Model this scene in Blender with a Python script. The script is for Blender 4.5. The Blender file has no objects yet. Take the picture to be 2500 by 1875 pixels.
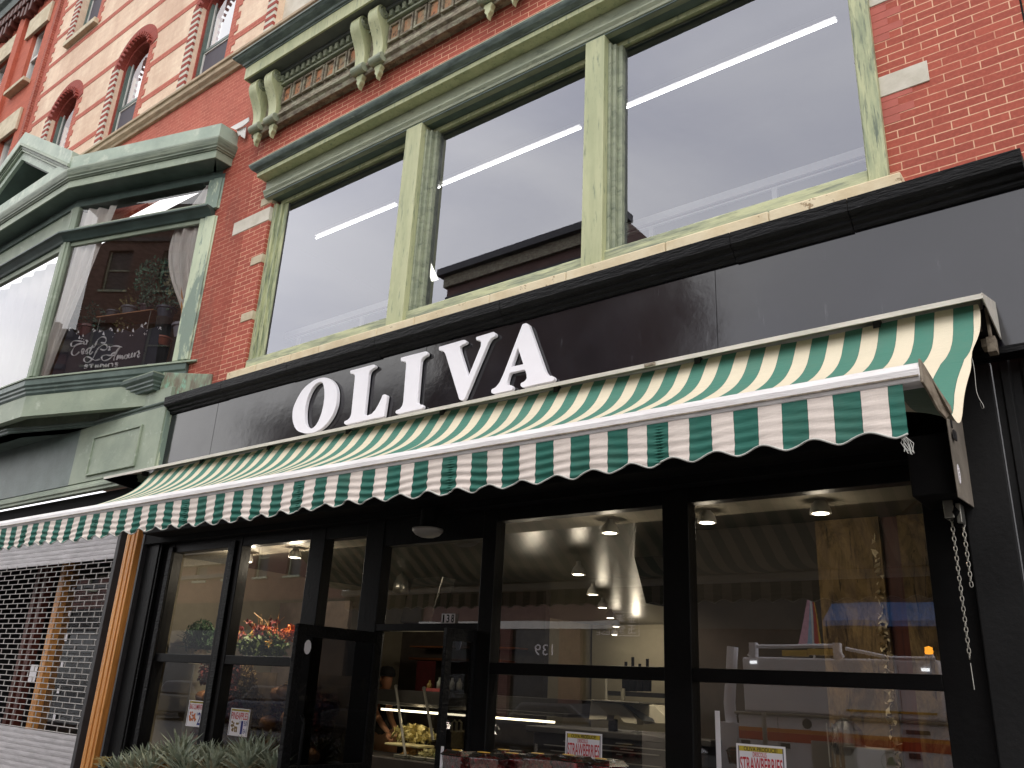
import bpy, math, random
from mathutils import Vector as V, Matrix
random.seed(7)
R = random.random
def U(a, b): return a + (b - a) * R()
sc = bpy.context.scene
COL = sc.collection
# ------------------------------------------------------------------ camera
H = 1.6
FPX = 2056.86
YAW, PITCH, ROLL = 0.66856067, 0.34881454, 0.05129861
cy, sy, cp, sp = math.cos(YAW), math.sin(YAW), math.cos(PITCH), math.sin(PITCH)
FW = V((-sy * cp, cy * cp, sp))
r0 = V((cy, sy, 0)); u0 = r0.cross(FW)
RT = r0 * math.cos(ROLL) + u0 * math.sin(ROLL)
UP = RT.cross(FW)
def ray(x, y): return FW * FPX + RT * (x - 1250) - UP * (y - 937.5)
def A(x, y, Y):
    """facade survey helper: photo point on the vertical plane at distance Y -> (x, z)"""
    d = ray(x, y); k = Y / d.y
    return (d.x * k, d.z * k + H)
def AP(x, y, Y):
    a = A(x, y, Y); return V((a[0], Y, a[1]))
cam = bpy.data.objects.new('camera', bpy.data.cameras.new('camera'))
COL.objects.link(cam)
cam.matrix_world = Matrix(((RT.x, UP.x, -FW.x, 0), (RT.y, UP.y, -FW.y, 0), (RT.z, UP.z, -FW.z, H), (0, 0, 0, 1)))
cam.data.sensor_width = 36; cam.data.lens = FPX / 2500 * 36
cam.data.clip_start = 0.05; cam.data.clip_end = 500
sc.camera = cam
sc.view_settings.view_transform = 'Standard'; sc.view_settings.look = 'None'
sc.view_settings.exposure = 0.0; sc.view_settings.gamma = 1
sc.cycles.max_bounces = 8; sc.cycles.transparent_max_bounces = 12
sc.cycles.glossy_bounces = 4; sc.cycles.diffuse_bounces = 3
sc.cycles.caustics_reflective = False; sc.cycles.caustics_refractive = False
sc.cycles.sample_clamp_indirect = 4
try: sc.cycles.use_denoising = True
except Exception: pass

# ------------------------------------------------------------------ materials
def L(r, g, b):
    f = lambda c: (c / 255 / 12.92) if c <= 10 else ((c / 255 + .055) / 1.055) ** 2.4
    return (f(r), f(g), f(b), 1)
class NT:
    def __init__(s, name):
        s.m = bpy.data.materials.new(name); s.m.use_nodes = True
        s.t = s.m.node_tree; s.t.nodes.clear()
        s.out = s.n('ShaderNodeOutputMaterial')
    def n(s, typ, **k):
        nd = s.t.nodes.new(typ)
        for a, b in k.items():
            if hasattr(nd, a): setattr(nd, a, b)
            else: nd.inputs[a.replace('_', ' ')].default_value = b
        return nd
    def l(s, a, b): s.t.links.new(a, b)
    def math(s, op, a, b=None, c=None):
        nd = s.n('ShaderNodeMath', operation=op)
        for i, q in enumerate((a, b, c)):
            if q is None: continue
            if isinstance(q, (int, float)): nd.inputs[i].default_value = q
            else: s.l(q, nd.inputs[i])
        return nd.outputs[0]
    def mix(s, f, a, b, blend='MIX'):
        nd = s.n('ShaderNodeMix', data_type='RGBA', blend_type=blend)
        for i, q in ((0, f), (6, a), (7, b)):
            if isinstance(q, (int, float, tuple)): nd.inputs[i].default_value = q
            else: s.l(q, nd.inputs[i])
        return nd.outputs[2]
    def pos(s, sx=1, sy=1, sz=1, facade=False):
        g = s.n('ShaderNodeNewGeometry').outputs['Position']
        sep = s.n('ShaderNodeSeparateXYZ'); s.l(g, sep.inputs[0])
        c = s.n('ShaderNodeCombineXYZ')
        if facade:
            u = s.math('ADD', sep.outputs[0], sep.outputs[1])
            s.l(s.math('MULTIPLY', u, sx), c.inputs[0]); s.l(s.math('MULTIPLY', sep.outputs[2], sz), c.inputs[1])
        else:
            for i, k in enumerate((sx, sy, sz)): s.l(s.math('MULTIPLY', sep.outputs[i], k), c.inputs[i])
        return c.outputs[0], sep
    def noise(s, vec, scale, lo=.35, hi=.65, detail=6, rough=.6, dist=0):
        nd = s.n('ShaderNodeTexNoise'); s.l(vec, nd.inputs['Vector'])
        nd.inputs['Scale'].default_value = scale; nd.inputs['Detail'].default_value = detail
        nd.inputs['Roughness'].default_value = rough; nd.inputs['Distortion'].default_value = dist
        mr = s.n('ShaderNodeMapRange'); s.l(nd.outputs[0], mr.inputs[0])
        mr.inputs[1].default_value = lo; mr.inputs[2].default_value = hi
        return mr.outputs[0]
    def bsdf(s, col, rough=.6, bump=None, bstr=.2, bdist=.01, metal=0, spec=None, **k):
        p = s.n('ShaderNodeBsdfPrincipled')
        for nm, q in (('Base Color', col), ('Roughness', rough), ('Metallic', metal)):
            if isinstance(q, (int, float, tuple)): p.inputs[nm].default_value = q
            else: s.l(q, p.inputs[nm])
        if spec is not None: p.inputs['Specular IOR Level'].default_value = spec
        for a, b in k.items(): p.inputs[a.replace('_', ' ')].default_value = b
        if bump is not None:
            b = s.n('ShaderNodeBump'); b.inputs['Strength'].default_value = bstr; b.inputs['Distance'].default_value = bdist
            s.l(bump, b.inputs['Height']); s.l(b.outputs[0], p.inputs['Normal'])
        s.l(p.outputs[0], s.out.inputs[0])
        return p
def paint(name, c1, c2, scale=3, st=(1, 1, 1), lo=.4, hi=.62, rough=.55, c3=None, s3=9, l3=.6, h3=.66, st3=None, bstr=.25, bdist=.004, bs=30, metal=0, spec=None, grime=.25):
    m = NT(name)
    p, _ = m.pos(*st); q, _ = m.pos()
    c = m.mix(m.noise(p, scale, lo, hi), c1, c2)
    if c3:
        p3, _ = m.pos(*(st3 or st)); c = m.mix(m.noise(p3, s3, l3, h3, 8, .7), c, c3)
    if grime: c = m.mix(m.math('MULTIPLY', m.noise(q, 1.7, .4, .75, 8, .65), grime), c, tuple(v * .45 for v in c1[:3]) + (1,))
    b = m.noise(p, bs, .3, .7, 4)
    m.bsdf(c, rough, b, bstr, bdist, metal, spec)
    return m.m
def flat(name, c, rough=.5, metal=0, var=.18, scale=8, **k):
    m = NT(name); p, _ = m.pos()
    d = tuple(v * (1 - var * 2) for v in c[:3]) + (1,)
    m.bsdf(m.mix(m.noise(p, scale, .35, .7), c, d), rough, m.noise(p, scale * 8, .3, .7), .12, .003, metal, **k)
    return m.m
def emit(name, c, st):
    m = NT(name); e = m.n('ShaderNodeEmission'); e.inputs[0].default_value = c; e.inputs[1].default_value = st
    m.l(e.outputs[0], m.out.inputs[0]); return m.m
def brick(name, c1, c2, mort, w=.213, h=.0624, ms=.0045, stain=None, stl=(.55, .7), rough=.85, var=.5, band=None, ghost=0, off=0):
    m = NT(name)
    v, sep = m.pos(1, 1, 1, True)
    # slight wobble so courses are not ruler straight
    q, _ = m.pos()
    wob = m.n('ShaderNodeTexNoise'); m.l(q, wob.inputs['Vector']); wob.inputs['Scale'].default_value = 5
    sub = m.n('ShaderNodeVectorMath', operation='MULTIPLY_ADD'); m.l(wob.outputs['Color'], sub.inputs[0]); sub.inputs[1].default_value = (.007, .007, 0); m.l(v, sub.inputs[2])
    b = m.n('ShaderNodeTexBrick'); m.l(sub.outputs[0], b.inputs['Vector'])
    b.inputs['Scale'].default_value = 1; b.inputs['Brick Width'].default_value = w; b.inputs['Row Height'].default_value = h
    b.inputs['Mortar Size'].default_value = ms; b.inputs['Mortar Smooth'].default_value = .15; b.inputs['Bias'].default_value = 0
    b.inputs['Color1'].default_value = c1; b.inputs['Color2'].default_value = c2
    fac = b.outputs['Fac']
    mask = m.noise(q, 7, .3, .55, 3)
    mf = m.math('MULTIPLY', fac, m.math('ADD', m.math('MULTIPLY', mask, .75), .25)) if ghost == 0 else m.math('MULTIPLY', fac, m.math('MULTIPLY', mask, ghost))
    b.inputs['Mortar'].default_value = c1
    col = b.outputs['Color']
    # per-area tint variation
    col = m.mix(m.math('MULTIPLY', m.noise(q, 2.2, .35, .7, 5), var), col, tuple(x * .62 for x in c1[:3]) + (1,))
    col = m.mix(m.math('MULTIPLY', m.noise(q, 40, .45, .75, 4), .35), col, tuple(min(1, x * 1.5 + .02) for x in c1[:3]) + (1,))
    col = m.mix(mf, col, mort)
    if stain:
        p3, _ = m.pos(1, 1, .35)
        col = m.mix(m.math('MULTIPLY', m.noise(p3, 1.3, stl[0], stl[1], 8, .7), .8), col, stain)
    inv = m.math('ADD', m.math('MULTIPLY', fac, -1), m.math('MULTIPLY', m.noise(q, 60, .2, .8, 3), .35))
    m.bsdf(col, rough, inv, .5, .004)
    return m.m
def glass(name, refl, tint=(.8, .82, .8, 1), wav=.25, ior=1.5, ws=1.2, gt=(.97, .98, 1, 1)):
    m = NT(name); q, _ = m.pos(1, 1, 1)
    nz = m.n('ShaderNodeTexNoise'); m.l(q, nz.inputs['Vector']); nz.inputs['Scale'].default_value = ws; nz.inputs['Detail'].default_value = 1
    bp = m.n('ShaderNodeBump'); bp.inputs['Strength'].default_value = wav; bp.inputs['Distance'].default_value = .02
    m.l(nz.outputs[0], bp.inputs['Height'])
    g = m.n('ShaderNodeBsdfGlossy'); g.inputs['Roughness'].default_value = 0.0; g.inputs[0].default_value = gt
    if wav > .01: m.l(bp.outputs[0], g.inputs['Normal'])
    t = m.n('ShaderNodeBsdfTransparent'); t.inputs[0].default_value = tint
    fr = m.n('ShaderNodeFresnel'); fr.inputs[0].default_value = ior
    # both faces of the pane reflect
    f = m.math('ADD', m.math('MULTIPLY', fr.outputs[0], 2.0), refl)
    mx = m.n('ShaderNodeMixShader'); m.l(m.math('MINIMUM', f, .95), mx.inputs[0]); m.l(t.outputs[0], mx.inputs[1]); m.l(g.outputs[0], mx.inputs[2])
    m.l(mx.outputs[0], m.out.inputs[0]); return m.m
M = {}
M['red'] = brick('red_brick', L(175, 86, 68), L(157, 74, 59), L(228, 184, 152), ms=.0038, var=.3)
M['redstain'] = brick('red_brick_sooty', L(162, 78, 60), L(144, 65, 50), L(208, 156, 130), ms=.0035, ghost=.85, stain=L(92, 62, 52), stl=(.52, .74), var=.4)
M['redsmooth'] = brick('red_brick_fine', L(182, 98, 80), L(168, 84, 68), L(206, 140, 116), ms=.0035, ghost=1.0, var=.45)
M['cream'] = brick('cream_brick', L(240, 216, 190), L(228, 198, 172), L(212, 182, 160), ms=.003, ghost=.6, var=.2, stain=L(184, 146, 122), stl=(.38, .75))
M['orange'] = brick('orange_brick', L(182, 94, 70), L(170, 84, 62), L(176, 96, 76), ms=.003, ghost=.6, var=.25)
M['orangeR'] = brick('weathered_orange_brick', L(192, 102, 74), L(174, 86, 62), L(200, 160, 110), ms=.005, var=.5, h=.066)
M['opp'] = brick('dark_brick', L(96, 52, 46), L(80, 42, 38), L(110, 90, 82), ms=.008, h=.075)
M['maroon'] = brick('maroon_brick', L(104, 78, 70), L(92, 70, 62), L(104, 84, 78), ms=.005)
M['frame'] = paint('pale_green_paint', L(190, 193, 152), L(170, 176, 136), 2, (4, 4, .5), c3=L(112, 126, 106), s3=6, l3=.56, h3=.68, st3=(6, 6, .8), rough=.5)
M['framev'] = paint('worn_green_paint', L(190, 194, 152), L(150, 160, 128), 4, (5, 5, .6), c3=L(100, 112, 96), s3=5, l3=.5, h3=.62, st3=(8, 8, .7), rough=.6)
M['sash'] = paint('grey_green_paint', L(160, 166, 142), L(136, 144, 124), 3, (1, 4, 4), c3=L(90, 100, 86), s3=4, l3=.56, h3=.7, rough=.5)
M['roll'] = paint('tarnished_green_metal', L(104, 118, 112), L(72, 84, 80), 4, (1.2, 4, 6), c3=L(140, 150, 136), s3=7, l3=.62, h3=.72, rough=.45)
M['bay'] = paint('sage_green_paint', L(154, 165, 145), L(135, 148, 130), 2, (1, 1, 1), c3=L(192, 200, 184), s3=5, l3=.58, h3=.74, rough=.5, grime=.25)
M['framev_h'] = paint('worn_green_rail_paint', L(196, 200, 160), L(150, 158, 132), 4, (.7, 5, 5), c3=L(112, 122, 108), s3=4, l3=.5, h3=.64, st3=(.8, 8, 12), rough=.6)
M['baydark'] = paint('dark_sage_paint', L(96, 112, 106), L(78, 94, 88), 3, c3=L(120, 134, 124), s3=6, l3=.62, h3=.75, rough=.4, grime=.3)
M['baypost'] = paint('patched_sage_paint', L(194, 204, 176), L(176, 188, 162), 3, (2, 2, .5), c3=L(122, 140, 128), s3=1.4, l3=.5, h3=.54, rough=.5)
M['copper'] = paint('verdigris_metal', L(140, 152, 128), L(112, 104, 88), 4, (3, 3, 1), c3=L(134, 190, 164), s3=5, l3=.52, h3=.64, rough=.6)
M['flaky'] = paint('flaking_paint', L(146, 136, 116), L(104, 94, 80), 10, (1, 1, 1), c3=L(158, 156, 134), s3=11, l3=.5, h3=.56, st3=(.5, 1, 1.3), rough=.8, bstr=.8, bdist=.008)
M['flakypanel'] = paint('rust_streaked_panel', L(190, 130, 92), L(150, 140, 112), 5, c3=L(84, 70, 58), s3=16, l3=.56, h3=.6, rough=.8, bstr=.8, bdist=.008)
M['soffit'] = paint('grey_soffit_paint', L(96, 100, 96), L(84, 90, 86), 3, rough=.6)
M['stone'] = paint('pale_limestone', L(206, 194, 168), L(186, 172, 144), 5, c3=L(160, 142, 112), s3=6, l3=.6, h3=.72, rough=.8)
M['stonew'] = paint('whitewashed_stone', L(212, 206, 192), L(196, 190, 174), 6, rough=.8)
M['sillst'] = paint('cracked_buff_sill', L(228, 214, 182), L(216, 198, 162), 5, c3=L(150, 128, 96), s3=9, l3=.62, h3=.66, rough=.8)
M['belt'] = paint('weathered_belt_stone', L(188, 168, 140), L(156, 138, 114), 5, (1, 4, 9), rough=.8)
M['sign'] = None
def mk_sign():
    m = NT('gloss_black_board'); q, _ = m.pos(); p, _ = m.pos(6, 1, .7)
    c = m.mix(m.noise(q, 2.5, .4, .7), L(17, 16, 21), L(25, 24, 30))
    c = m.mix(m.math('MULTIPLY', m.noise(p, 3, .62, .8, 8, .7), .35), c, L(120, 120, 126))
    c = m.mix(m.noise(q, 21, .70, .72, 2), c, L(3, 3, 3))
    r = m.math('ADD', m.math('MULTIPLY', m.noise(q, 1.5, .3, .7), .10), .07)
    m.bsdf(c, r, m.noise(q, 3.5, .3, .7, 5), .07, .008, spec=.85)
    return m.m
M['sign'] = mk_sign()
M['blk'] = paint('black_gloss_paint', L(12, 12, 13), L(18, 18, 20), 4, (1, 4, 6), c3=L(70, 70, 74), s3=5, l3=.62, h3=.70, st3=(1.2, 8, 20), rough=.38, bstr=.8, bdist=.006, bs=9, grime=0, spec=.14)
M['blk2'] = paint('black_frame_paint', L(9, 9, 10), L(15, 15, 16), 4, rough=.45, grime=0, spec=.2)
M['blkm'] = paint('matt_black_board', L(13, 12, 13), L(18, 17, 18), 3, rough=.75, grime=0, spec=.2)
M['corr'] = paint('black_corrugated_steel', L(22, 22, 23), L(28, 28, 29), 3, c3=L(120, 120, 118), s3=26, l3=.755, h3=.77, rough=.65, grime=0, spec=.25)
M['letter'] = flat('white_letter', L(238, 236, 242), .45, var=.02)
M['bar'] = paint('white_enamelled_rail', L(230, 227, 226), L(212, 208, 208), 5, (.8, 6, 6), c3=L(150, 146, 144), s3=8, l3=.64, h3=.76, st3=(.5, 9, 16), rough=.35, grime=.1)
M['hood'] = paint('off_white_metal_hood', L(218, 212, 200), L(200, 196, 184), 6, (.8, 4, 4), c3=L(130, 122, 108), s3=9, l3=.66, h3=.74, rough=.4)
M['rust'] = paint('stained_aluminium', L(150, 138, 120), L(106, 94, 78), 9, (3, 1, 3), rough=.5)
AK = .95   # the canvas and front rail sit 5 % nearer the street than the first survey put them
def mk_fabric(name, green, cream, wob=.0, trans=.25, STR0=.924):
    m = NT(name); q, sep = m.pos()
    x = sep.outputs[0]
    nn = m.n('ShaderNodeTexNoise'); m.l(q, nn.inputs['Vector']); nn.inputs['Scale'].default_value = 9; nn.inputs['Detail'].default_value = 2
    xx = m.math('ADD', x, m.math('MULTIPLY', m.math('SUBTRACT', nn.outputs[0], .5), wob))
    fr = m.math('FRACT', m.math('DIVIDE', m.math('ADD', xx, STR0 * AK + 19), .2 * AK))
    st = m.math('LESS_THAN', fr, .5)
    c = m.mix(st, cream, green)
    edge = m.math('LESS_THAN', m.math('ABSOLUTE', m.math('SUBTRACT', m.math('FRACT', m.math('DIVIDE', m.math('ADD', xx, STR0 * AK + 19), .1 * AK)), .5)), .488)
    c = m.mix(m.math('SUBTRACT', 1, edge), c, tuple(v * .55 for v in green[:3]) + (1,))
    c = m.mix(m.math('MULTIPLY', m.noise(q, 4, .45, .8, 8, .7), .15), c, L(140, 130, 112))
    c = m.mix(m.math('MULTIPLY', m.noise(q, 300, .3, .7, 2), .12), c, L(60, 60, 50))
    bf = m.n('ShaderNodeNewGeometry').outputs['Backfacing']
    under = m.mix(.72, c, L(74, 64, 54)); c = m.mix(bf, under, c)   # shade under the awning, mixed into the cloth's inner face colour
    p = m.n('ShaderNodeBsdfPrincipled'); m.l(c, p.inputs['Base Color']); p.inputs['Roughness'].default_value = .7
    p.inputs['Specular IOR Level'].default_value = .3
    b = m.n('ShaderNodeBump'); b.inputs['Strength'].default_value = .25; b.inputs['Distance'].default_value = .01
    pw, _ = m.pos(2, 8, 9); m.l(m.noise(pw, 2.2, .3, .7, 3), b.inputs['Height']); m.l(b.outputs[0], p.inputs['Normal'])
    t = m.n('ShaderNodeBsdfTranslucent'); m.l(c, t.inputs[0])
    mx = m.n('ShaderNodeMixShader'); mx.inputs[0].default_value = trans; m.l(p.outputs[0], mx.inputs[1]); m.l(t.outputs[0], mx.inputs[2])
    m.l(mx.outputs[0], m.out.inputs[0]); return m.m

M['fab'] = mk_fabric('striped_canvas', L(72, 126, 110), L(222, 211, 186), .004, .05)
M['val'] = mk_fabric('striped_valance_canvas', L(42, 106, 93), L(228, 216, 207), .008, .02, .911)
M['piping'] = flat('grey_piping', L(190, 190, 184), .6)
M['glassU'] = glass('upper_window_glass', .118, (.74, .76, .76, 1), .004, gt=(.89, .91, 1, 1))
M['glassB'] = glass('bay_window_glass', .015, (.97, .97, .96, 1), .02, ior=1.42)
M['glassS'] = glass('shop_window_glass', .085, (.88, .88, .86, 1), .018, ws=2.2)
M['glassD'] = glass('tinted_door_glass', .0, (.45, .45, .46, 1), .0, ior=1.12)
M['glassC'] = glass('clear_case_glass', .0, (.9, .92, .9, 1), .0, ior=1.12)
M['glassA'] = glass('old_sash_glass', .13, (.5, .5, .5, 1), .1)
M['wood'] = paint('varnished_oak', L(216, 152, 82), L(190, 124, 60), 4, (14, 14, .5), c3=L(120, 66, 30), s3=3, l3=.6, h3=.8, st3=(20, 20, .5), rough=.4, grime=.15)
M['woodd'] = paint('dark_red_wood', L(70, 26, 18), L(92, 38, 22), 4, (14, 14, .5), rough=.5)
M['galv'] = paint('galvanised_slats', L(192, 188, 190), L(168, 164, 166), 3, (1, 1, 8), c3=L(190, 188, 186), s3=20, l3=.62, h3=.7, rough=.45, metal=.1, grime=.3)
M['gmesh'] = flat('grille_steel', L(176, 172, 168), .45, .0, var=.15)
M['rail'] = flat('dark_guide_rail', L(58, 56, 58), .5)
M['curtain'] = None
def mk_curtain():
    m = NT('white_muslin'); q, _ = m.pos(9, 9, .8)
    c = m.mix(m.noise(q, 2, .35, .7), L(246, 240, 234), L(222, 212, 206))
    p = m.n('ShaderNodeBsdfDiffuse'); m.l(c, p.inputs[0]); t = m.n('ShaderNodeBsdfTranslucent'); m.l(c, t.inputs[0])
    mx = m.n('ShaderNodeMixShader'); mx.inputs[0].default_value = .15; m.l(p.outputs[0], mx.inputs[1]); m.l(t.outputs[0], mx.inputs[2])
    m.l(mx.outputs[0], m.out.inputs[0]); return m.m
M['curtain'] = mk_curtain()
M['asphalt'] = paint('asphalt', L(56, 56, 58), L(44, 44, 46), 4, c3=L(76, 76, 78), s3=60, l3=.6, h3=.7, rough=.85)
M['pave'] = paint('concrete_pavement', L(100, 98, 95), L(84, 82, 80), 3, c3=L(100, 98, 94), s3=12, l3=.62, h3=.7, rough=.85)
M['white'] = flat('white_plastic', L(214, 212, 206), .35, var=.05)
M['paper'] = flat('white_card', L(236, 232, 236), .5, var=.02)
M['steel'] = flat('brushed_steel', L(170, 168, 160), .3, .8, var=.1)
M['chrome'] = flat('chain_steel', L(190, 186, 176), .3, .9, var=.1)
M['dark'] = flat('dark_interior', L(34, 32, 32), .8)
M['intceil'] = flat('perforated_metal_ceiling', L(72, 70, 64), .32, .2, var=.08)
M['intwall'] = flat('greige_plaster', L(150, 142, 124), .8, var=.06)
M['frontceil'] = flat('front_ceiling', L(140, 134, 120), .7, var=.04)
M['green'] = flat('fern_green', L(54, 84, 50), .6, var=.3, scale=20)
M['tube'] = emit('fluorescent_tube', (1, .98, .98, 1), 9)
M['warm'] = emit('warm_lamp', (1, .9, .68, 1), 14)
M['ledw'] = emit('case_light_strip', (1, .86, .6, 1), 5)
def mk_osb():
    m = NT('rough_stripped_wall'); p, _ = m.pos(1, 1, .45); q, _ = m.pos(5, 1, .7)
    c = m.mix(m.noise(p, 5, .4, .62, 8, .7, 1.5), L(142, 118, 80), L(74, 58, 40))
    c = m.mix(m.noise(q, 3, .56, .62, 8, .7, 1), c, L(40, 26, 18))
    m.bsdf(c, .8, m.noise(p, 18, .3, .7), .6, .01); return m.m
M['osb'] = mk_osb()
M['baypale'] = paint('weathered_pale_sage', L(170, 184, 168), L(150, 166, 152), 2.2, c3=L(188, 198, 182), s3=4, l3=.52, h3=.62, rough=.5, grime=.2)
M['baycrown'] = paint('grimy_sage_moulding', L(134, 144, 126), L(108, 120, 106), 3, (.6, .6, 5), c3=L(72, 80, 70), s3=6, l3=.54, h3=.66, st3=(.5, .5, 9), rough=.5, grime=.4)
M['bsof'] = paint('deep_sage_tone', L(72, 88, 84), L(60, 74, 70), 3, rough=.45, grime=.3)
# ------------------------------------------------------------------ mesh helpers
WL = {}
class MB:
    def __init__(s): s.v = []; s.f = []
    def add(s, vs, fs):
        n = len(s.v); s.v += [tuple(v) for v in vs]; s.f += [tuple(i + n for i in f) for f in fs]; return s
    def box(s, x0, x1, y0, y1, z0, z1):
        x0, x1 = min(x0, x1), max(x0, x1); y0, y1 = min(y0, y1), max(y0, y1); z0, z1 = min(z0, z1), max(z0, z1)
        return s.add([(x0, y0, z0), (x1, y0, z0), (x1, y1, z0), (x0, y1, z0), (x0, y0, z1), (x1, y0, z1), (x1, y1, z1), (x0, y1, z1)],
                     [(0, 3, 2, 1), (4, 5, 6, 7), (0, 1, 5, 4), (1, 2, 6, 5), (2, 3, 7, 6), (3, 0, 4, 7)])
    def quad(s, a, b, c, d): return s.add([a, b, c, d], [(0, 1, 2, 3)])
    def prism(s, poly, axis, a, b):
        n = len(poly)
        def P(p, t): return {'x': (t, p[0], p[1]), 'y': (p[0], t, p[1]), 'z': (p[0], p[1], t)}[axis]
        vs = [P(p, a) for p in poly] + [P(p, b) for p in poly]
        fs = [tuple(range(n)), tuple(range(2 * n - 1, n - 1, -1))] + [(i, i + n, (i + 1) % n + n, (i + 1) % n) for i in range(n)]
        return s.add(vs, fs)
    def tube(s, pts, r, n=8, cap=True, flat=1.0):
        pts = [V(p) for p in pts]; rs = r if isinstance(r, (list, tuple)) else [r] * len(pts)
        vs = []; fs = []; up = V((0, 0, 1))
        for i, p in enumerate(pts):
            t = (pts[min(i + 1, len(pts) - 1)] - pts[max(i - 1, 0)])
            if t.length < 1e-9: t = V((0, 0, 1))
            t.normalize(); ref = up if abs(t.z) < .9 else V((1, 0, 0))
            a = t.cross(ref).normalized(); b = t.cross(a)
            for k in range(n):
                w = 2 * math.pi * k / n; vs.append(p + a * math.cos(w) * rs[i] + b * math.sin(w) * rs[i] * flat)
        for i in range(len(pts) - 1):
            for k in range(n): fs.append((i * n + k, i * n + (k + 1) % n, (i + 1) * n + (k + 1) % n, (i + 1) * n + k))
        if cap: fs += [tuple(range(n - 1, -1, -1)), tuple(range((len(pts) - 1) * n, len(pts) * n))]
        return s.add(vs, fs)
    def lathe(s, prof, c, n=20, axis='z'):
        vs = []; fs = []
        for (r, h) in prof:
            for k in range(n):
                w = 2 * math.pi * k / n
                q = (r * math.cos(w), r * math.sin(w), h)
                if axis == 'y': q = (q[0], q[2], q[1])
                if axis == 'x': q = (q[2], q[0], q[1])
                vs.append((c[0] + q[0], c[1] + q[1], c[2] + q[2]))
        for i in range(len(prof) - 1):
            for k in range(n): fs.append((i * n + k, i * n + (k + 1) % n, (i + 1) * n + (k + 1) % n, (i + 1) * n + k))
        fs.append(tuple(range(n - 1, -1, -1))); fs.append(tuple(range((len(prof) - 1) * n, len(prof) * n)))
        return s.add(vs, fs)
    def sweep(s, plan, prof):
        """moulding: closed profile [(out, z)] carried along plan [(x, y)], mitred; outward is towards the street when the plan runs to +x"""
        pl = [V((p[0], p[1], 0)) for p in plan]; n = len(prof); vs = []; fs = []
        nr = []
        for i in range(len(pl) - 1):
            d = (pl[i + 1] - pl[i]).normalized(); nr.append(V((d.y, -d.x, 0)))
        for i, p in enumerate(pl):
            if i == 0: m = nr[0]
            elif i == len(pl) - 1: m = nr[-1]
            else: m = (nr[i - 1] + nr[i]) / (1 + nr[i - 1].dot(nr[i]))
            for (o, z) in prof: vs.append((p.x + m.x * o, p.y + m.y * o, z))
        for i in range(len(pl) - 1):
            for k in range(n): fs.append((i * n + k, (i + 1) * n + k, (i + 1) * n + (k + 1) % n, i * n + (k + 1) % n))
        fs += [tuple(range(n)), tuple(range(len(vs) - 1, len(vs) - n - 1, -1))]
        return s.add(vs, fs)
    def grid(s, fn, nu, nv):
        vs = [fn(i / nu, j / nv) for j in range(nv + 1) for i in range(nu + 1)]
        fs = [(j * (nu + 1) + i, j * (nu + 1) + i + 1, (j + 1) * (nu + 1) + i + 1, (j + 1) * (nu + 1) + i) for j in range(nv) for i in range(nu)]
        return s.add(vs, fs)
    def build(s, name, mat, parent=None, smooth=False, bevel=0, label=None, seg=2):
        w = WL.get(parent.name, V((0, 0, 0))) if parent else V((0, 0, 0))
        me = bpy.data.meshes.new(name); me.from_pydata([(v[0] - w.x, v[1] - w.y, v[2] - w.z) for v in s.v], [], s.f); me.validate(); me.update()
        o = bpy.data.objects.new(name, me); COL.objects.link(o)
        me.materials.append(M[mat] if isinstance(mat, str) else mat)
        if smooth:
            for p in me.polygons: p.use_smooth = True
        if bevel:
            b = o.modifiers.new('bevel', 'BEVEL'); b.width = bevel; b.segments = seg; b.limit_method = 'ANGLE'; b.angle_limit = .6
        if parent: o.parent = parent
        WL[o.name] = w if parent else V((0, 0, 0))
        if label: o['label'] = label
        return o
def thing(name, label, cat, loc=(0, 0, 0), group=None):
    o = bpy.data.objects.new(name, None); COL.objects.link(o); o.location = loc; o.empty_display_size = .1
    o['label'] = label; o['category'] = cat
    if group: o['group'] = group
    WL[o.name] = V(loc); return o
def tag(o, label, cat, group=None):
    o['label'] = label; o['category'] = cat
    if group: o['group'] = group
    return o
def struct(o): o['kind'] = 'structure'; return o
def dup(root, loc, label=None, scale=None, rot=None):
    r = root.copy(); COL.objects.link(r); r.location = loc
    if label: r['label'] = label
    if scale: r.scale = (scale, scale, scale)
    if rot is not None: r.rotation_euler = rot
    for ch in list(root.children):
        c = ch.copy(); COL.objects.link(c); c.parent = r
        for g in ch.children:
            d = g.copy(); COL.objects.link(d); d.parent = c
    return r
def wall(mb, x0, x1, z0, z1, y, holes, depth=.25):
    """street-facing wall sheet with real openings (reveals run back by depth)"""
    xs = sorted({x0, x1, *[min(max(h[i], x0), x1) for h in holes for i in (0, 1)]}); zs = sorted({z0, z1, *[min(max(h[i], z0), z1) for h in holes for i in (2, 3)]})
    for i in range(len(xs) - 1):
        for j in range(len(zs) - 1):
            cx, cz = (xs[i] + xs[i + 1]) / 2, (zs[j] + zs[j + 1]) / 2
            if any(h[0] < cx < h[1] and h[2] < cz < h[3] for h in holes): continue
            mb.quad((xs[i], y, zs[j]), (xs[i + 1], y, zs[j]), (xs[i + 1], y, zs[j + 1]), (xs[i], y, zs[j + 1]))
    for a, b, c, d in holes:
        Y = y + depth
        mb.quad((a, y, c), (a, Y, c), (a, Y, d), (a, y, d)); mb.quad((b, y, c), (b, y, d), (b, Y, d), (b, Y, c))
        mb.quad((a, y, d), (a, Y, d), (b, Y, d), (b, y, d)); mb.quad((a, y, c), (b, y, c), (b, Y, c), (a, Y, c))
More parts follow.
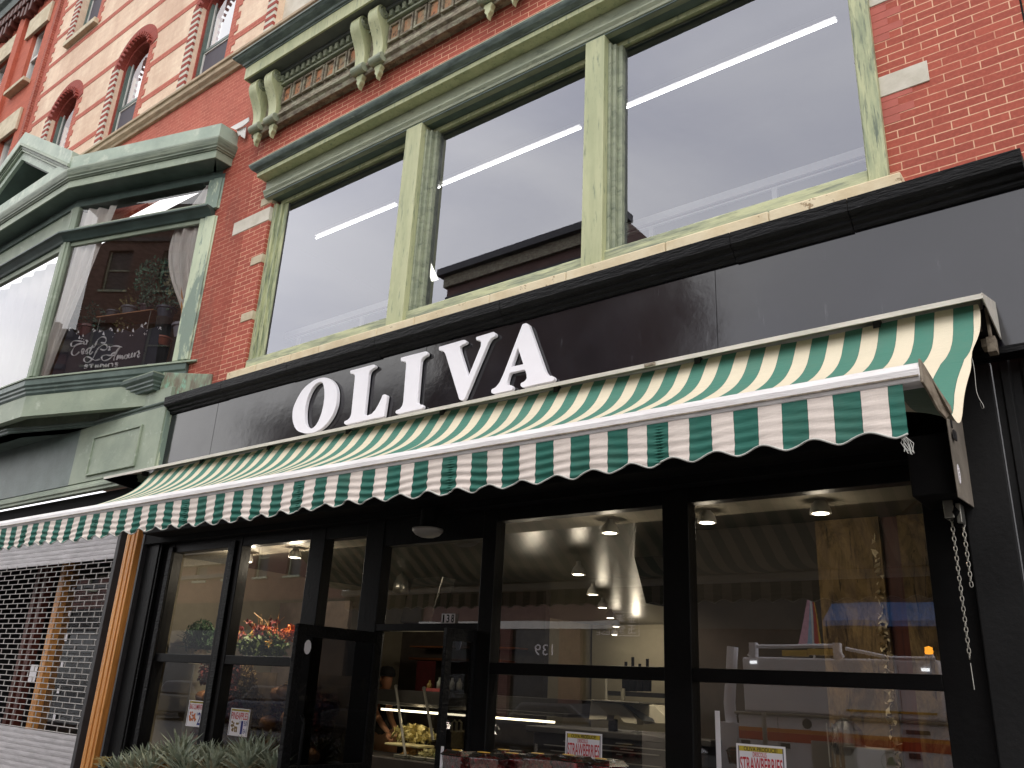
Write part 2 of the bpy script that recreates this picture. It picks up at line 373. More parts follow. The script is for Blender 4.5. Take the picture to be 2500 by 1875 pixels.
def room(name, x0, x1, y0, y1, z0, z1, mat, front=False):
    m = MB()
    m.quad((x0, y1, z0), (x1, y1, z0), (x1, y1, z1), (x0, y1, z1)); m.quad((x0, y0, z0), (x0, y1, z0), (x0, y1, z1), (x0, y0, z1))
    m.quad((x1, y0, z0), (x1, y0, z1), (x1, y1, z1), (x1, y1, z0)); m.quad((x0, y0, z0), (x1, y0, z0), (x1, y1, z0), (x0, y1, z0))
    m.quad((x0, y0, z1), (x0, y1, z1), (x1, y1, z1), (x1, y0, z1))
    return struct(m.build(name, mat))
def text(name, s, x0, x1, z0, z1, y, mat, parent, ext=.0008, fit=True, bold=0, mirror=False, label=None):
    c = bpy.data.curves.new('t', 'FONT'); c.body = s; c.size = 1; c.offset = bold; c.resolution_u = 3
    t = bpy.data.objects.new('t', c); COL.objects.link(t)
    dg = bpy.context.evaluated_depsgraph_get(); dg.update()
    me = bpy.data.meshes.new_from_object(t.evaluated_get(dg))
    xs = [v.co.x for v in me.vertices]; zs = [v.co.y for v in me.vertices]
    if not xs: return None
    a, b, c0, d0 = min(xs), max(xs), min(zs), max(zs)
    mb = MB(); kx = (x1 - x0) / (b - a); kz = (z1 - z0) / (d0 - c0)
    if not fit: kx = min(kx, kz); kz = kx
    vs = [(((x1 - (v.co.x - a) * kx) if mirror else (x0 + (v.co.x - a) * kx)), y, z0 + (v.co.y - c0) * kz) for v in me.vertices]
    mb.add(vs, [tuple(p.vertices) for p in me.polygons])
    bpy.data.objects.remove(t); bpy.data.meshes.remove(me)
    return mb.build(name, mat, parent, label=label)
def cat_rom(P, k=6, closed=False):
    P = [V(p) for p in P]; n = len(P); out = []
    for i in range(n if closed else n - 1):
        g = (lambda j: P[j % n]) if closed else (lambda j: P[min(max(j, 0), n - 1)])
        a, b, c, d = g(i - 1), g(i), g(i + 1), g(i + 2)
        for t in range(k):
            t /= k; out.append(.5 * ((2 * b) + (c - a) * t + (2 * a - 5 * b + 4 * c - d) * t * t + (3 * b - a - 3 * c + d) * t ** 3))
    if not closed: out.append(P[-1])
    return out
def leaves(mb, c, rad, n, size, spread=(1, 1, 1), long=2.2, up=.3):
    for _ in range(n):
        while True:
            p = V((U(-1, 1), U(-1, 1), U(-1, 1)))
            if p.length < 1: break
        q = V(c) + V((p.x * rad * spread[0], p.y * rad * spread[1], p.z * rad * spread[2]))
        d = V((U(-1, 1), U(-1, 1), U(-.6, 1) + up)).normalized(); e = d.cross(V((U(-1, 1), U(-1, 1), U(-1, 1)))).normalized()
        s = size * U(.6, 1.3)
        mb.add([q - d * s * long * .5, q + e * s * .5, q + d * s * long * .5, q - e * s * .5], [(0, 1, 2, 3)])

def SK(mb):
    mb.v = [(v[0] * AK, v[1] * AK, H + (v[2] - H) * AK) for v in mb.v]; return mb
# ------------------------------------------------------------------ ground, street
WALLY = 5.20
def slab(name, x0, x1, y0, y1, z, mat):
    return struct(MB().quad((x0, y0, z), (x1, y0, z), (x1, y1, z), (x0, y1, z)).build(name, mat))
slab('ground', -150, 150, -150, 150, -.16, 'asphalt')
slab('road', -150, 150, -11.5, .55, -.15, 'asphalt')
struct(MB().box(-150, 150, .7, 17.5, -.2, 0).build('pavement', 'pave'))
struct(MB().box(-150, 150, .55, .69, -.2, -.003).build('kerb', 'stone'))
struct(MB().box(-150, 150, -16, -11.5, -.2, -.002).build('far_pavement', 'asphalt'))

# ------------------------------------------------------------------ the brick building
BLD = thing('brick_building', 'brick building with cream upper floors, green bay window and plate windows above the awning', 'building')
W = [(-16.0, -15.0), (-13.43, -12.43), (-10.87, -9.86), (-8.68, -7.4)]
m = MB()   # red second-floor wall
wall(m, -17.2, -.14, 3.56, 9.8, WALLY, [(-8.03, -1.02, 4.86, 7.32), (-17.0, -9.3, 3.5, 8.3)], .14)
m.build('wall', 'red', BLD, label='red brick second floor wall with pale mortar')
# sooty strip left of the big windows, laid 3 mm proud of the wall
MB().quad((-9.3, WALLY - .003, 4.7), (-8.52, WALLY - .003, 4.7), (-8.52, WALLY - .003, 9.8), (-9.3, WALLY - .003, 9.8)).build('sooty_wall', 'redstain', BLD)
MB().quad((-17.2, WALLY - .004, 8.2), (-8.7, WALLY - .004, 8.2), (-8.7, WALLY - .004, 9.8), (-17.2, WALLY - .004, 9.8)).build('smooth_wall', 'redsmooth', BLD)
SPR, CRN = 11.74, 12.14
TW = (-16.25, -15.0)
holes = [(a, b, 10.02, CRN) for a, b in W[:3]] + [(W[3][0], W[3][1], 10.02, 12.3), (TW[0] + .12, TW[1] - .12, 13.7, 16.2), (-13.4, -12.4, 13.7, 16.2), (-10.8, -9.8, 13.7, 16.2)]
m = MB(); wall(m, -17.2, -.14, 9.98, 19, WALLY, holes, .24)
m.build('upper_wall', 'cream', BLD, label='cream brick upper wall')
# red brick bands and toothed quoins, 6 mm proud
m = MB()
bands = [10.45, 11.19, 11.94, 12.66, 13.41, 14.15, 14.9, 15.65]
def clear(xa, xb, z0, z1):
    segs = [(xa, xb)]
    for h in holes:
        if z1 > h[2] - .02 and z0 < h[3] + (.3 if h[3] < 13 else 0):
            ns = []
            for a, b in segs:
                l, r = h[0] - .01, h[1] + .01
                if r <= a or l >= b: ns.append((a, b)); continue
                if l > a: ns.append((a, l))
                if r < b: ns.append((r, b))
            segs = ns
    return segs
for z in bands:
    for a, b in clear(-17.2, -.2, z, z + .115): m.box(a, b, WALLY - .006, WALLY + .004, z, z + .115)
ch = .0624 * 2
for (a, b) in W:
    for k in range(int((SPR + .1 - 10.0) / ch)):
        z = 10.0 + k * ch
        wl = .14 + (.09 if k % 2 else 0)
        m.box(b + .002, b + wl * .9, WALLY - .008, WALLY + .004, z, z + ch)
for k in range(70):
    z = 9.99 + k * ch; wl = .16 + (.1 if k % 2 else 0)
    m.box(-17.2, -17.2 + wl, WALLY - .009, WALLY + .004, z, z + ch)
    if 13.6 < z < 16:
        m.box(TW[1] - .1, TW[1] - .1 + wl * .8, WALLY - .008, WALLY + .004, z, z + ch)
m.build('banding', 'redsmooth', BLD, label='red brick bands and toothed edges in the cream wall')
# projecting jamb blocks, alternately red and cream, and the arched heads
M['darkred'] = brick('deep_red_brick', L(156, 70, 58), L(140, 60, 50), L(176, 98, 84), ms=.003, ghost=.6)
for (a, b) in W:
    mr, mc = MB(), MB()
    for k in range(28):
        z = 10.02 + k * ch / 2
        (mr if k % 2 else mc).box(a - .20, a - .002, WALLY - (.042 if k % 2 else .038), WALLY + .003, z + .001, z + ch / 2 - .001)
    mr.build('brick_jamb', 'darkred', BLD); mc.build('cream_brick_jamb', 'stonew', BLD)
mr, mc = MB(), MB()
for k in range(28):
    z = 13.78 + k * ch / 2
    (mr if k % 2 else mc).box(TW[0] - .1, TW[0] + .118, WALLY - (.042 if k % 2 else .038), WALLY + .003, z + .001, z + ch / 2 - .001)
mr.build('brick_jamb', 'darkred', BLD); mc.build('cream_brick_jamb', 'stonew', BLD)
def arc(a, b, zs, rise, n=18):
    w = (b - a) / 2; rr = (w * w + rise * rise) / (2 * rise); cx, cz = (a + b) / 2, zs + rise - rr
    t0 = math.asin(min(1, w / rr)); return [(cx + rr * math.sin(-t0 + 2 * t0 * i / n), cz + rr * math.cos(-t0 + 2 * t0 * i / n)) for i in range(n + 1)]
for (a, b) in W[:3]:
    mr = MB()
    inn = arc(a, b, SPR, CRN - SPR); out = arc(a - .24, b + .2, SPR + .08, .58)
    for i in range(18):
        mr.prism([inn[i], inn[i + 1], out[i + 1], out[i]], 'y', WALLY - .012, WALLY + .002)
    mid = arc(a - .06, b + .06, SPR + .03, .44, 30); mi2 = arc(a, b, SPR, CRN - SPR, 30)
    for i in range(0, 30, 2): mr.prism([mi2[i], mi2[i + 1], mid[i + 1], mid[i]], 'y', WALLY - .07, WALLY - .012)
    for i in range(18):
        p, q = inn[i], inn[i + 1]
        mr.prism([p, q, (q[0], CRN + .01), (p[0], CRN + .01)], 'y', WALLY + .001, WALLY + .236)
    in2 = arc(a + .04, b - .04, SPR - .03, .36)
    for i in range(18): mr.prism([in2[i], in2[i + 1], inn[i + 1], inn[i]], 'y', WALLY + .07, WALLY + .235)
    mr.box(a, a + .04, WALLY + .07, WALLY + .235, 10.03, SPR); mr.box(b - .04, b, WALLY + .07, WALLY + .235, 10.03, SPR)
    mr.build('brick_arch', 'darkred', BLD, label='dark red brick arch with a dentil edge')
# belt course
for i, (xa, xb) in enumerate([(-17.2, -14.6), (-14.595, -12.0), (-11.995, -10.3), (-10.295, -8.4), (-8.395, -.2)]):
    MB().sweep([(xa, WALLY), (xb, WALLY)], [(0, 9.79), (.05, 9.79), (.06, 9.83), (.11, 9.87), (.11, 9.94), (.14, 9.95), (.14, 10.0), (0, 10.01)]).build('belt_course', 'belt', BLD, bevel=.008)
M['screen'] = flat('grey_mesh_screen', L(84, 80, 88), .8, var=.05)
def sash(a, b, z0, z1, y, rail, frame='baydark', pane='glassA', arch=None, blind=True, top=None):
    f = MB(); w = .055
    f.box(a, a + w, y - .05, y + .03, z0, z1); f.box(b - w, b, y - .05, y + .03, z0, z1); f.box(a + w, b - w, y - .05, y + .03, z0, z0 + .06); f.box(a + w, b - w, y - .05, y + .03, z1 - w, z1)
    f.box(a + w, b - w, y - .03, y + .04, rail, rail + .05)
    o = f.build('window', frame, BLD)
    l = MB(); l.box(a + w, a + w + .03, y - .02, y + .02, z0 + .06, rail).box(a + w, a + w + .03, y, y + .03, rail + .05, z1 - w).box(a + w + .03, b - w, y - .02, y + .02, rail - .025, rail - .001)
    l.build('sash', 'white', o)
    MB().quad((a + w, y + .01, z0 + .06), (b - w, y + .01, z0 + .06), (b - w, y + .01, z1 - w), (a + w, y + .01, z1 - w)).build('pane', pane, o)
    MB().quad((a + w + .03, y - .004, z0 + .06), (b - w, y - .004, z0 + .06), (b - w, y - .004, rail - .026), (a + w + .03, y - .004, rail - .026)).build('insect_screen', 'screen', o)
    if blind:
        MB().grid(lambda u, v: (a + w + .02 + u * (b - a - 2 * w - .04), y + .16 + .02 * math.sin(u * 40), rail + .1 + v * (z1 - w - rail - .1)), 60, 1).build('curtain', 'curtain', o)
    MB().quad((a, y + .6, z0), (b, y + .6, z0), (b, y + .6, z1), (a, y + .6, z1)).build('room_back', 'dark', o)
    return o
for i, (a, b) in enumerate(W[:3]): sash(a + .04, b - .04, 10.05, CRN + .02, WALLY + .15, 10.85)
sash(TW[0] + .14, TW[1] - .14, 13.72, 16.2, WALLY + .17, 14.9)
for a in (-13.4, -10.8): sash(a, a + 1, 13.72, 16.2, WALLY + .17, 14.9)
MB().quad((W[3][0], WALLY + .1, 10.02), (W[3][1], WALLY + .1, 10.02), (W[3][1], WALLY + .1, 12.3), (W[3][0], WALLY + .1, 12.3)).build('whitewashed_panel', 'stonew', BLD)
for a, b in ((TW[0], TW[1] + .02), (-13.5, -12.3), (-10.9, -9.7)):
    MB().box(a, b, WALLY - .1, WALLY + .16, 13.58, 13.7).build('window_sill', 'stone', BLD, bevel=.01)
# stone blocks in the red wall; survey points are photo pixels
def blockA(xy, name='stone_block', mat='stonew', reveal=None):
    a = A(xy[0], xy[1], WALLY); b = A(xy[2], xy[3], WALLY)
    MB().box(a[0], b[0], WALLY - .009, WALLY + .003, min(a[1], b[1]), max(a[1], b[1])).build(name, mat, BLD, bevel=.004)
ZB = [(-9.0, -8.03, 6.60, 6.86), (-8.50, -8.03, 6.02, 6.19), (-8.54, -8.03, 5.30, 5.47), (-8.36, -8.03, 6.94, 7.12)]
zb = lambda x, y: (440 + x / 3.457, 480 + y / 3.457)
for (p, q, mt) in (((460, 228), (442, 335), 'stonew'), ((605, 520), (595, 588), 'stone'), ((522, 995), (512, 1065), 'stone'), ((690, 30), (676, 92), 'stone')):
    x, z1 = A(*zb(*p), WALLY); _, z0 = A(*zb(*q), WALLY)
    MB().box(x, -8.03, WALLY - .009, WALLY + .003, z0, z1).build('stone_block', mt, BLD, bevel=.004)
    MB().box(-8.0299, -8.026, WALLY - .006, WALLY + .08, z0, z1).build('stone_block', mt, BLD)
zr_ = lambda x, y: (1900 + x / 2.552, y / 2.552)
for (p, q) in (((615, 492), (940, 470)), ((555, -60), (760, -60))):
    x0, z1 = A(*zr_(*p), WALLY); x1, _ = A(*zr_(*q), WALLY)
    MB().box(-1.02, x1, WALLY - .009, WALLY + .003, z1 - .165, z1).build('stone_block', 'stonew', BLD, bevel=.004)
# pale new bricks beside the right jamb
m = MB()
for k, z in enumerate([5.304 + .0624 * i for i in range(6)] + [5.99 + .0624 * i for i in range(7)]):
    m.box(-1.02, -1.02 + (.2 if k % 2 else .105), WALLY - .0025, WALLY + .002, z + .002, z + .0605)
m.build('replacement_bricks', flat('pink_replacement_brick', L(188, 104, 92), .85, var=.08), BLD)

# ------------------------------------------------------------------ plate-window bank
GY = 5.32; GT, GB = 7.10, 5.01
mull = [(-5.656, -5.43), (-3.40, -3.20)]
jl, jr = -8.03, -1.02
fr = MB()
fr.box(jl + .07, jr - .002, 5.285, 5.36, GT, 7.156)            # head
fr.build('window_frame', 'frame', BLD, bevel=.006, label='pale green frame round the three plate windows')
m = MB()
m.box(jl + .002, jl + .07, 5.235, 5.34, 4.84, GT); m.box(jl + .07, jl + .13, 5.27, 5.35, 4.95, GT); m.box(jl + .13, jl + .20, 5.30, 5.35, 4.95, GT)
m.build('window_jamb', 'framev', BLD, bevel=.006)
m = MB(); m.box(-1.145, jr + .0, 5.15, 5.35, 4.84, 7.156); m.box(-1.17, -1.146, 5.24, 5.35, 4.95, GT); m.build('window_jamb', 'framev', BLD, bevel=.006)
for a, b in mull:
    m = MB(); m.box(a, b, 5.125, 5.35, 4.84, 7.156); m.build('mullion', 'frame', BLD, bevel=.006)
    m = MB(); m.box(b + .001, b + .028, 5.19, 5.35, 4.9, GT); m.box(b + .028, b + .06, 5.225, 5.35, 4.9, GT); m.box(b + .06, b + .10, 5.27, 5.35, 4.9, GT); m.box(a - .06, a - .001, 5.25, 5.35, 4.9, GT)
    m.build('mullion_moulding', 'sash', BLD, bevel=.004)
m = MB(); m.box(jl + .07, -1.146, 5.17, 5.34, 4.836, GB - .02); m.box(jl + .13, -1.17, 5.25, 5.345, GB - .02, GB); m.build('bottom_rail', 'framev_h', BLD, bevel=.008)
edges = [(-7.83, -5.656), (-5.37, -3.40), (-3.14, -1.145)]
for a, b in edges:
    o = MB().box(a, b, GY + .01, GY + .03, GT - .03, GT).box(a, a + .015, GY - .005, GY + .03, GB, GT).build('plate_window', 'rail', BLD)
    MB().quad((a - .03, GY, GB - .01), (b + .03, GY, GB - .01), (b + .03, GY, GT + .01), (a - .03, GY, GT + .01)).build('pane', 'glassU', o)
m = MB()
xs = [-8.13, -7.6, -7.0, -6.55, -5.7, -5.2, -4.3, -3.5, -2.6, -1.8, -.93]
for i in range(len(xs) - 1): m.box(xs[i] + .0015, xs[i + 1] - .0015, 5.06, 5.235, 4.66, 4.835)
m.build('stone_sill', 'sillst', BLD, bevel=.012, label='cracked buff stone sill under the plate windows')
# hood over the bank
MB().box(-8.06, -1.0, 5.135, 5.37, 7.158, 7.40).build('window_lintel', 'baydark', BLD)
MB().sweep([(-8.10, WALLY), (-.95, WALLY)], [(0, 7.156), (.055, 7.156), (.06, 7.172), (.075, 7.176), (.08, 7.20), (.10, 7.232), (.10, 7.25), (.07, 7.26), (.07, 7.404), (0, 7.404)]).build('window_hood', 'sash', BLD, bevel=.002, label='stepped green moulding over the plate windows')
MB().sweep([(-8.134, WALLY), (-.93, WALLY)], [(0, 7.405), (.2, 7.405), (.2, 7.458), (0, 7.458)]).build('window_hood', 'frame', BLD, bevel=.003)
MB().sweep([(-8.134, WALLY - .001), (-8.134, 5.0), (-.93, 5.0), (-.93, WALLY - .001)], [(0, 7.46), (.012, 7.462), (.012, 7.475), (.03, 7.482), (.055, 7.495), (.072, 7.52), (.08, 7.535), (.08, 7.548), (0, 7.55)]).build('window_hood', 'roll', BLD, label='dark tarnished roll moulding')
MB().sweep([(-8.134, WALLY - .001), (-8.134, 5.0), (-.93, 5.0), (-.93, WALLY - .001)], [(-.15, 7.551), (.084, 7.549), (.084, 7.563), (-.15, 7.60)]).build('window_hood', 'sash', BLD)
# end returns of the hood crown
# roof cornice over the second floor
CX0, CX1 = -8.54, -.3
m = MB(); m.box(CX0 + .02, CX1, 5.10, WALLY + .002, 8.22, 8.95); m.build('frieze', 'flaky', BLD)
m = MB(); m.sweep([(CX0, 5.10), (CX1, 5.10)], [(0, 8.19), (.02, 8.19), (.035, 8.225), (.02, 8.24), (.02, 8.27), (.055, 8.29), (.055, 8.32), (.03, 8.35), (.02, 8.40), (0, 8.41)])
m.build('frieze_moulding', 'flaky', BLD, label='flaking wooden moulding')
bx = [(-8.41, -8.09), (-6.47, -6.17), (-4.56, -4.235), (-2.62, -2.3)]
for i in range(3):
    a = bx[i][1] + .09; b = bx[i + 1][0] - .09; n = 7; w = (b - a) / n
    for k in range(n):
        xa, xb = a + k * w + .012, a + (k + 1) * w - .012
        fp = MB().box(xa + .03, xb - .03, 5.088, 5.101, 8.50, 8.70).build('frieze_panel', 'flakypanel', BLD); fm = MB()
        for q in ((xa, xb, 8.465, 8.495), (xa, xb, 8.70, 8.725), (xa, xa + .025, 8.495, 8.70), (xb - .025, xb, 8.495, 8.70)): fm.box(q[0], q[1], 5.062, 5.099, q[2], q[3])
        fm.build('panel_moulding', 'flaky', fp, bevel=.003)
m = MB(); x = CX0 + .1
while x < CX1:
    m.box(x, x + .052, 5.02, 5.099, 8.812, 8.90); x += .104
m.box(CX0 + .02, CX1, 5.04, 5.099, 8.765, 8.795)
m.build('dentil_course', 'sash', BLD, bevel=.003)
MB().box(CX0 + .02, CX1, 5.0, 5.099, 8.902, 8.95).build('bed_moulding', 'soffit', BLD)
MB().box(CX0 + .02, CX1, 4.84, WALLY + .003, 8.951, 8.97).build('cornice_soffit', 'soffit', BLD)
CPL = [(CX0, WALLY - .001), (CX0, 4.82), (CX1, 4.82)]
MB().sweep(CPL, [(-.025, 8.945), (0, 8.945), (0, 9.128), (-.025, 9.128)]).build('cornice_fascia', 'frame', BLD, bevel=.003)
MB().sweep(CPL, [(-.1, 9.13), (.01, 9.13), (.01, 9.148), (.03, 9.155), (.04, 9.18), (.05, 9.185), (.075, 9.20), (.105, 9.22), (.125, 9.245), (.14, 9.25), (.14, 9.272), (-.1, 9.33)]).build('cornice_crown', 'roll', BLD, label='dark weathered crown of the cornice')
def bracket(x):
    """paired scroll bracket with a leaf drop"""
    w = .078
    front = [(5.0, 8.948), (4.935, 8.945), (4.895, 8.90), (4.88, 8.83), (4.895, 8.75), (4.935, 8.67), (4.98, 8.58), (5.01, 8.49), (5.022, 8.40), (5.02, 8.31)]
    fpts = [(p.x, p.y) for p in cat_rom([(a, b, 0) for a, b in front], 4)]
    o = MB().prism(fpts + [(5.099, 8.31), (5.099, 8.948)], 'x', x - w, x + w).build('bracket', 'frame', BLD, bevel=.006)
    sc_ = MB()
    for sx in (-1, 1):
        cx = x + sx * (w + .001); pts = []
        for i in range(30):
            t = i / 29 * 4.4 * math.pi; r = .072 * (1 - i / 34)
            pts.append((cx, 4.985 + r * math.cos(t + 2.0), 8.855 + r * math.sin(t + 2.0)))
        sc_.tube(pts, .0095, 6)
    sc_.build('scroll', 'sash', o, smooth=True)
    MB().lathe([(.001, -w - .02), (.056, -w - .02), (.058, w + .02), (.001, w + .02)], (x, 5.035, 8.265), 20, 'x').build('volute', 'sash', o, smooth=False, bevel=.004)
    MB().prism([(x - .05, 8.205), (x - .058, 8.17), (x - .036, 8.135), (x - .04, 8.10), (x - .012, 8.06), (x, 8.01), (x + .012, 8.06), (x + .04, 8.10), (x + .036, 8.135), (x + .058, 8.17), (x + .05, 8.205)], 'y', 5.05, 5.115).build('leaf_drop', 'frame', o, bevel=.008)
for a, b in bx: bracket(a); bracket(b)
# ------------------------------------------------------------------ the canted green bay
BG = [(-17.1, 4.43), (-11.77, 4.43), (-9.2, 5.2)]
BAY = MB().sweep(BG, [(-.02, 7.98), (-.02, 8.06), (-.3, 8.06), (-.3, 7.98)]).build('bay_window', 'baydark', BLD, label='sage green canted bay window with a gabled cornice')
g1, g2 = V((-11.77, 4.43, 0)), V((-9.2, 5.2, 0)); gd = (g2 - g1).normalized(); gn = V((gd.y, -gd.x, 0)); GL = (g2 - g1).length
def G(s, z, o=0): p = g1 + gd * s + gn * o; return (p.x, p.y, z)
def gbox(mb, s0, s1, z0, z1, o0, o1):
    P = [G(s0, z0, o0), G(s1, z0, o0), G(s1, z0, o1), G(s0, z0, o1), G(s0, z1, o0), G(s1, z1, o0), G(s1, z1, o1), G(s0, z1, o1)]
    return mb.add(P, [(0, 3, 2, 1), (4, 5, 6, 7), (0, 1, 5, 4), (1, 2, 6, 5), (2, 3, 7, 6), (3, 0, 4, 7)])
# head, transom, sill, posts
m = MB(); gbox(m, -.03, GL, 7.90, 7.978, -.1, .0); m.box(-17.1, -11.78, 4.43, 4.53, 7.90, 7.978); m.build('bay_head', 'baydark', BAY)
m = MB(); gbox(m, 2.425, GL + .0, 7.43, 7.899, -.06, .012); gbox(m, 2.52, GL - .03, 7.43, 7.899, .012, .03); gbox(m, 2.40, GL, 5.26, 7.31, -.06, .012); gbox(m, 2.50, GL - .02, 5.26, 7.31, .012, .032)
m.build('bay_post', 'baypost', BAY, bevel=.006, label='patchily repainted post beside the brick')
m = MB(); gbox(m, .0, .09, 5.26, 7.31, -.06, .02); gbox(m, .0, .10, 7.43, 7.899, -.06, .01); m.box(-11.87, -11.775, 4.41, 4.5, 5.26, 7.31); m.box(-11.86, -11.775, 4.42, 4.5, 7.43, 7.899)
gbox(m, -.008, .045, 5.26, 7.31, .02, .035)
m.build('bay_post', 'bay', BAY, bevel=.006)
m = MB(); gbox(m, .1, 2.42, 7.25, 7.31, -.05, -.005); gbox(m, .1, 2.42, 7.43, 7.56, -.05, -.005); gbox(m, .09, 2.42, 5.2, 5.262, -.06, 0)
m.box(-17, -11.87, 4.43, 4.5, 7.22, 7.31); m.box(-17, -11.87, 4.43, 4.5, 5.2, 5.28); m.box(-14.9, -14.8, 4.42, 4.5, 5.2, 7.31)
m.build('bay_rail', 'bay', BAY, bevel=.004)
MB().sweep([(-17.1, 4.43), (-11.77, 4.43), (-9.28, 5.176)], [(-.05, 7.31), (.03, 7.31), (.05, 7.34), (.10, 7.39), (.145, 7.40), (.145, 7.425), (-.05, 7.445)]).build('transom_moulding', 'bsof', BAY, bevel=.003)
m = MB(); m.add([G(.09, 5.25, -.03), G(2.42, 5.25, -.03), G(2.42, 7.26, -.03), G(.09, 7.26, -.03)], [(0, 1, 2, 3)]); m.build('pane', 'glassB', BAY, label='large slanting pane with curtains and a banner behind')
m = MB(); m.add([G(.09, 7.55, -.03), G(2.43, 7.55, -.03), G(2.43, 7.9, -.03), G(.09, 7.9, -.03)], [(0, 1, 2, 3)]); m.build('pane', 'glassB', BAY)
MB().quad((-17, 4.46, 5.27), (-11.86, 4.46, 5.27), (-11.86, 4.46, 7.23), (-17, 4.46, 7.23)).build('pane', 'glassB', BAY)
MB().quad((-17, 4.46, 7.44), (-11.86, 4.46, 7.44), (-11.86, 4.46, 7.9), (-17, 4.46, 7.9)).build('upper_panel', 'bay', BAY)
# sill mouldings
MB().sweep(BG, [(-.08, 5.198), (.06, 5.198), (.06, 5.12), (.04, 5.10), (.04, 5.07), (.02, 5.05), (.02, 5.02), (0, 4.99), (-.08, 4.99)][::-1]).build('bay_sill', 'baydark', BAY, bevel=.003)
MB().sweep([(-17.1, 4.43), (-11.77, 4.43), (-9.05, 5.245)], [(-.05, 5.201), (.075, 5.201), (.075, 5.225), (-.05, 5.25)]).build('bay_sill', 'bay', BAY, bevel=.003)
MB().sweep(BG, [(-.1, 4.70), (0, 4.70), (0, 4.989), (-.1, 4.989)]).build('bay_apron', 'bay', BAY)
# crown
CP = [(-17.2, 4.9), (-15.93, 4.13), (-11.57, 4.13), (-9.03, 4.895), (-9.03, 5.199)]
MB().sweep(CP, [(-.5, 8.045), (-.09, 8.045), (-.09, 8.066), (-.5, 8.066)]).build('bay_soffit', 'baydark', BAY)  # shade under the crown put into the colour, darker than the fascia's sage
MB().sweep(CP, [(-.09, 8.04), (-.07, 8.04), (-.07, 8.155), (-.45, 8.155), (-.45, 8.07), (-.09, 8.07)]).build('bay_fascia', 'bay', BAY, bevel=.003)
MB().sweep(CP, [(-.45, 8.157), (-.055, 8.157), (-.045, 8.175), (-.03, 8.18), (-.03, 8.20), (-.015, 8.22), (0, 8.27), (.005, 8.30), (0, 8.325), (-.45, 8.33)]).build('bay_crown', 'baycrown', BAY, smooth=False)
MB().sweep(CP, [(-.5, 8.331), (-.03, 8.331), (-.03, 8.545), (-.05, 8.55), (-.5, 8.57)]).build('bay_parapet', 'baypale', BAY)
# gable over the centre face
pk = (-13.75, 9.56); rx, rz = -11.60, 8.34
def rake(o0, o1, h0, h1, mat, nm, sgn):
    # strip parallel to the raking line; h measured up from it
    x0, z0 = (rx if sgn > 0 else 2 * pk[0] - rx), rz
    sl = (pk[1] - rz) / abs(rx - pk[0])
    return MB().prism([(x0, z0 + h0), (pk[0], pk[1] + h0), (pk[0], pk[1] + h1), (x0, z0 + h1)], 'y', o0, o1).build(nm, mat, BAY, bevel=.003)
for sg in (1, -1):
    rake(4.20, 4.95, -.20, -.06, 'baypale', 'gable_fascia', sg)
    rake(4.165, 4.75, -.058, -.02, 'bay', 'gable_moulding', sg)
    rake(4.15, 4.75, -.018, .03, 'baycrown', 'gable_moulding', sg)
    rake(4.12, 4.75, .032, .08, 'bay', 'gable_moulding', sg)
    rake(4.14, 4.95, .082, .30, 'baypale', 'gable_parapet', sg)
MB().prism([(-15.9, 8.34), (-11.6, 8.34), (pk[0], pk[1] - .2)], 'y', 4.93, 4.95).build('tympanum', 'flaky', BAY)
MB().box(-15.9, -11.6, 4.2, 4.93, 8.331, 8.345).build('gable_floor', 'bsof', BAY)
for sg in (1, -1): rake(4.25, 4.94, -.225, -.201, 'bsof', 'gable_soffit', sg)  # gable underside, its shade put into this deeper sage
m = MB()
for i in range(9):
    a = i / 8 * math.pi; pts = [(pk[0] + 1.0 + .25 * math.cos(a + t) * (1 - t * .2) - i * .22, 4.90, 8.55 + .13 * math.sin(a + t * 1.4) + .02 * i) for t in [0, .4, .8, 1.2, 1.6]]
    m.tube(pts, [.035, .04, .03, .025, .015], 6)
m.build('relief', 'stone', BAY, smooth=True)
# crumpled flashing between the bay cornice and the brick
def zc_(x, y): return (560 + x / 6.506, 130 + y / 6.506)
P = [AP(*zc_(*q), 5.12) for q in ((35, 1190), (325, 1030), (330, 1090), (240, 1165), (120, 1225))]
MB().prism([(p.x, p.z) for p in P], 'y', 5.10, 5.112).build('torn_flashing', 'white', BLD, label='torn white metal flashing')
P = [AP(*zc_(*q), 5.14) for q in ((125, 1225), (275, 1165), (250, 1360), (200, 1330), (180, 1300), (150, 1320))]
MB().prism([(p.x, p.z) for p in P], 'y', 5.13, 5.14).build('torn_flashing', 'white', BLD)
# shop cornice beneath the bay
SP = [(-17.1, 4.5), (-12.45, 4.5), (-10.92, 4.95), (-9.5, 4.95), (-9.5, 5.17)]
MB().sweep(SP, [(-.3, 4.86), (-.03, 4.86), (-.02, 4.89), (.0, 4.90), (.0, 4.925), (.025, 4.945), (.025, 4.97), (.06, 5.0), (.07, 5.04), (-.3, 5.045)]).build('shop_cornice', 'baydark', BLD, bevel=.003, label='stepped dark green cornice under the bay')
MB().sweep(SP, [(-.32, 5.046), (.06, 5.046), (.062, 5.058), (-.32, 5.075)]).build('shop_cornice_cap', 'bay', BLD)
SQ = [(-17.1, 4.58), (-12.42, 4.58), (-10.88, 5.03), (-9.19, 5.03), (-9.19, 5.12)]
MB().sweep(SQ, [(-.2, 4.66), (0, 4.66), (0, 4.86), (-.2, 4.86)]).build('shop_frieze', 'bay', BLD)
MB().sweep(SQ, [(-.2, 4.60), (.015, 4.60), (.02, 4.615), (.02, 4.63), (.045, 4.64), (.05, 4.658), (-.2, 4.659)]).build('shop_frieze_moulding', 'baydark', BLD, bevel=.002)
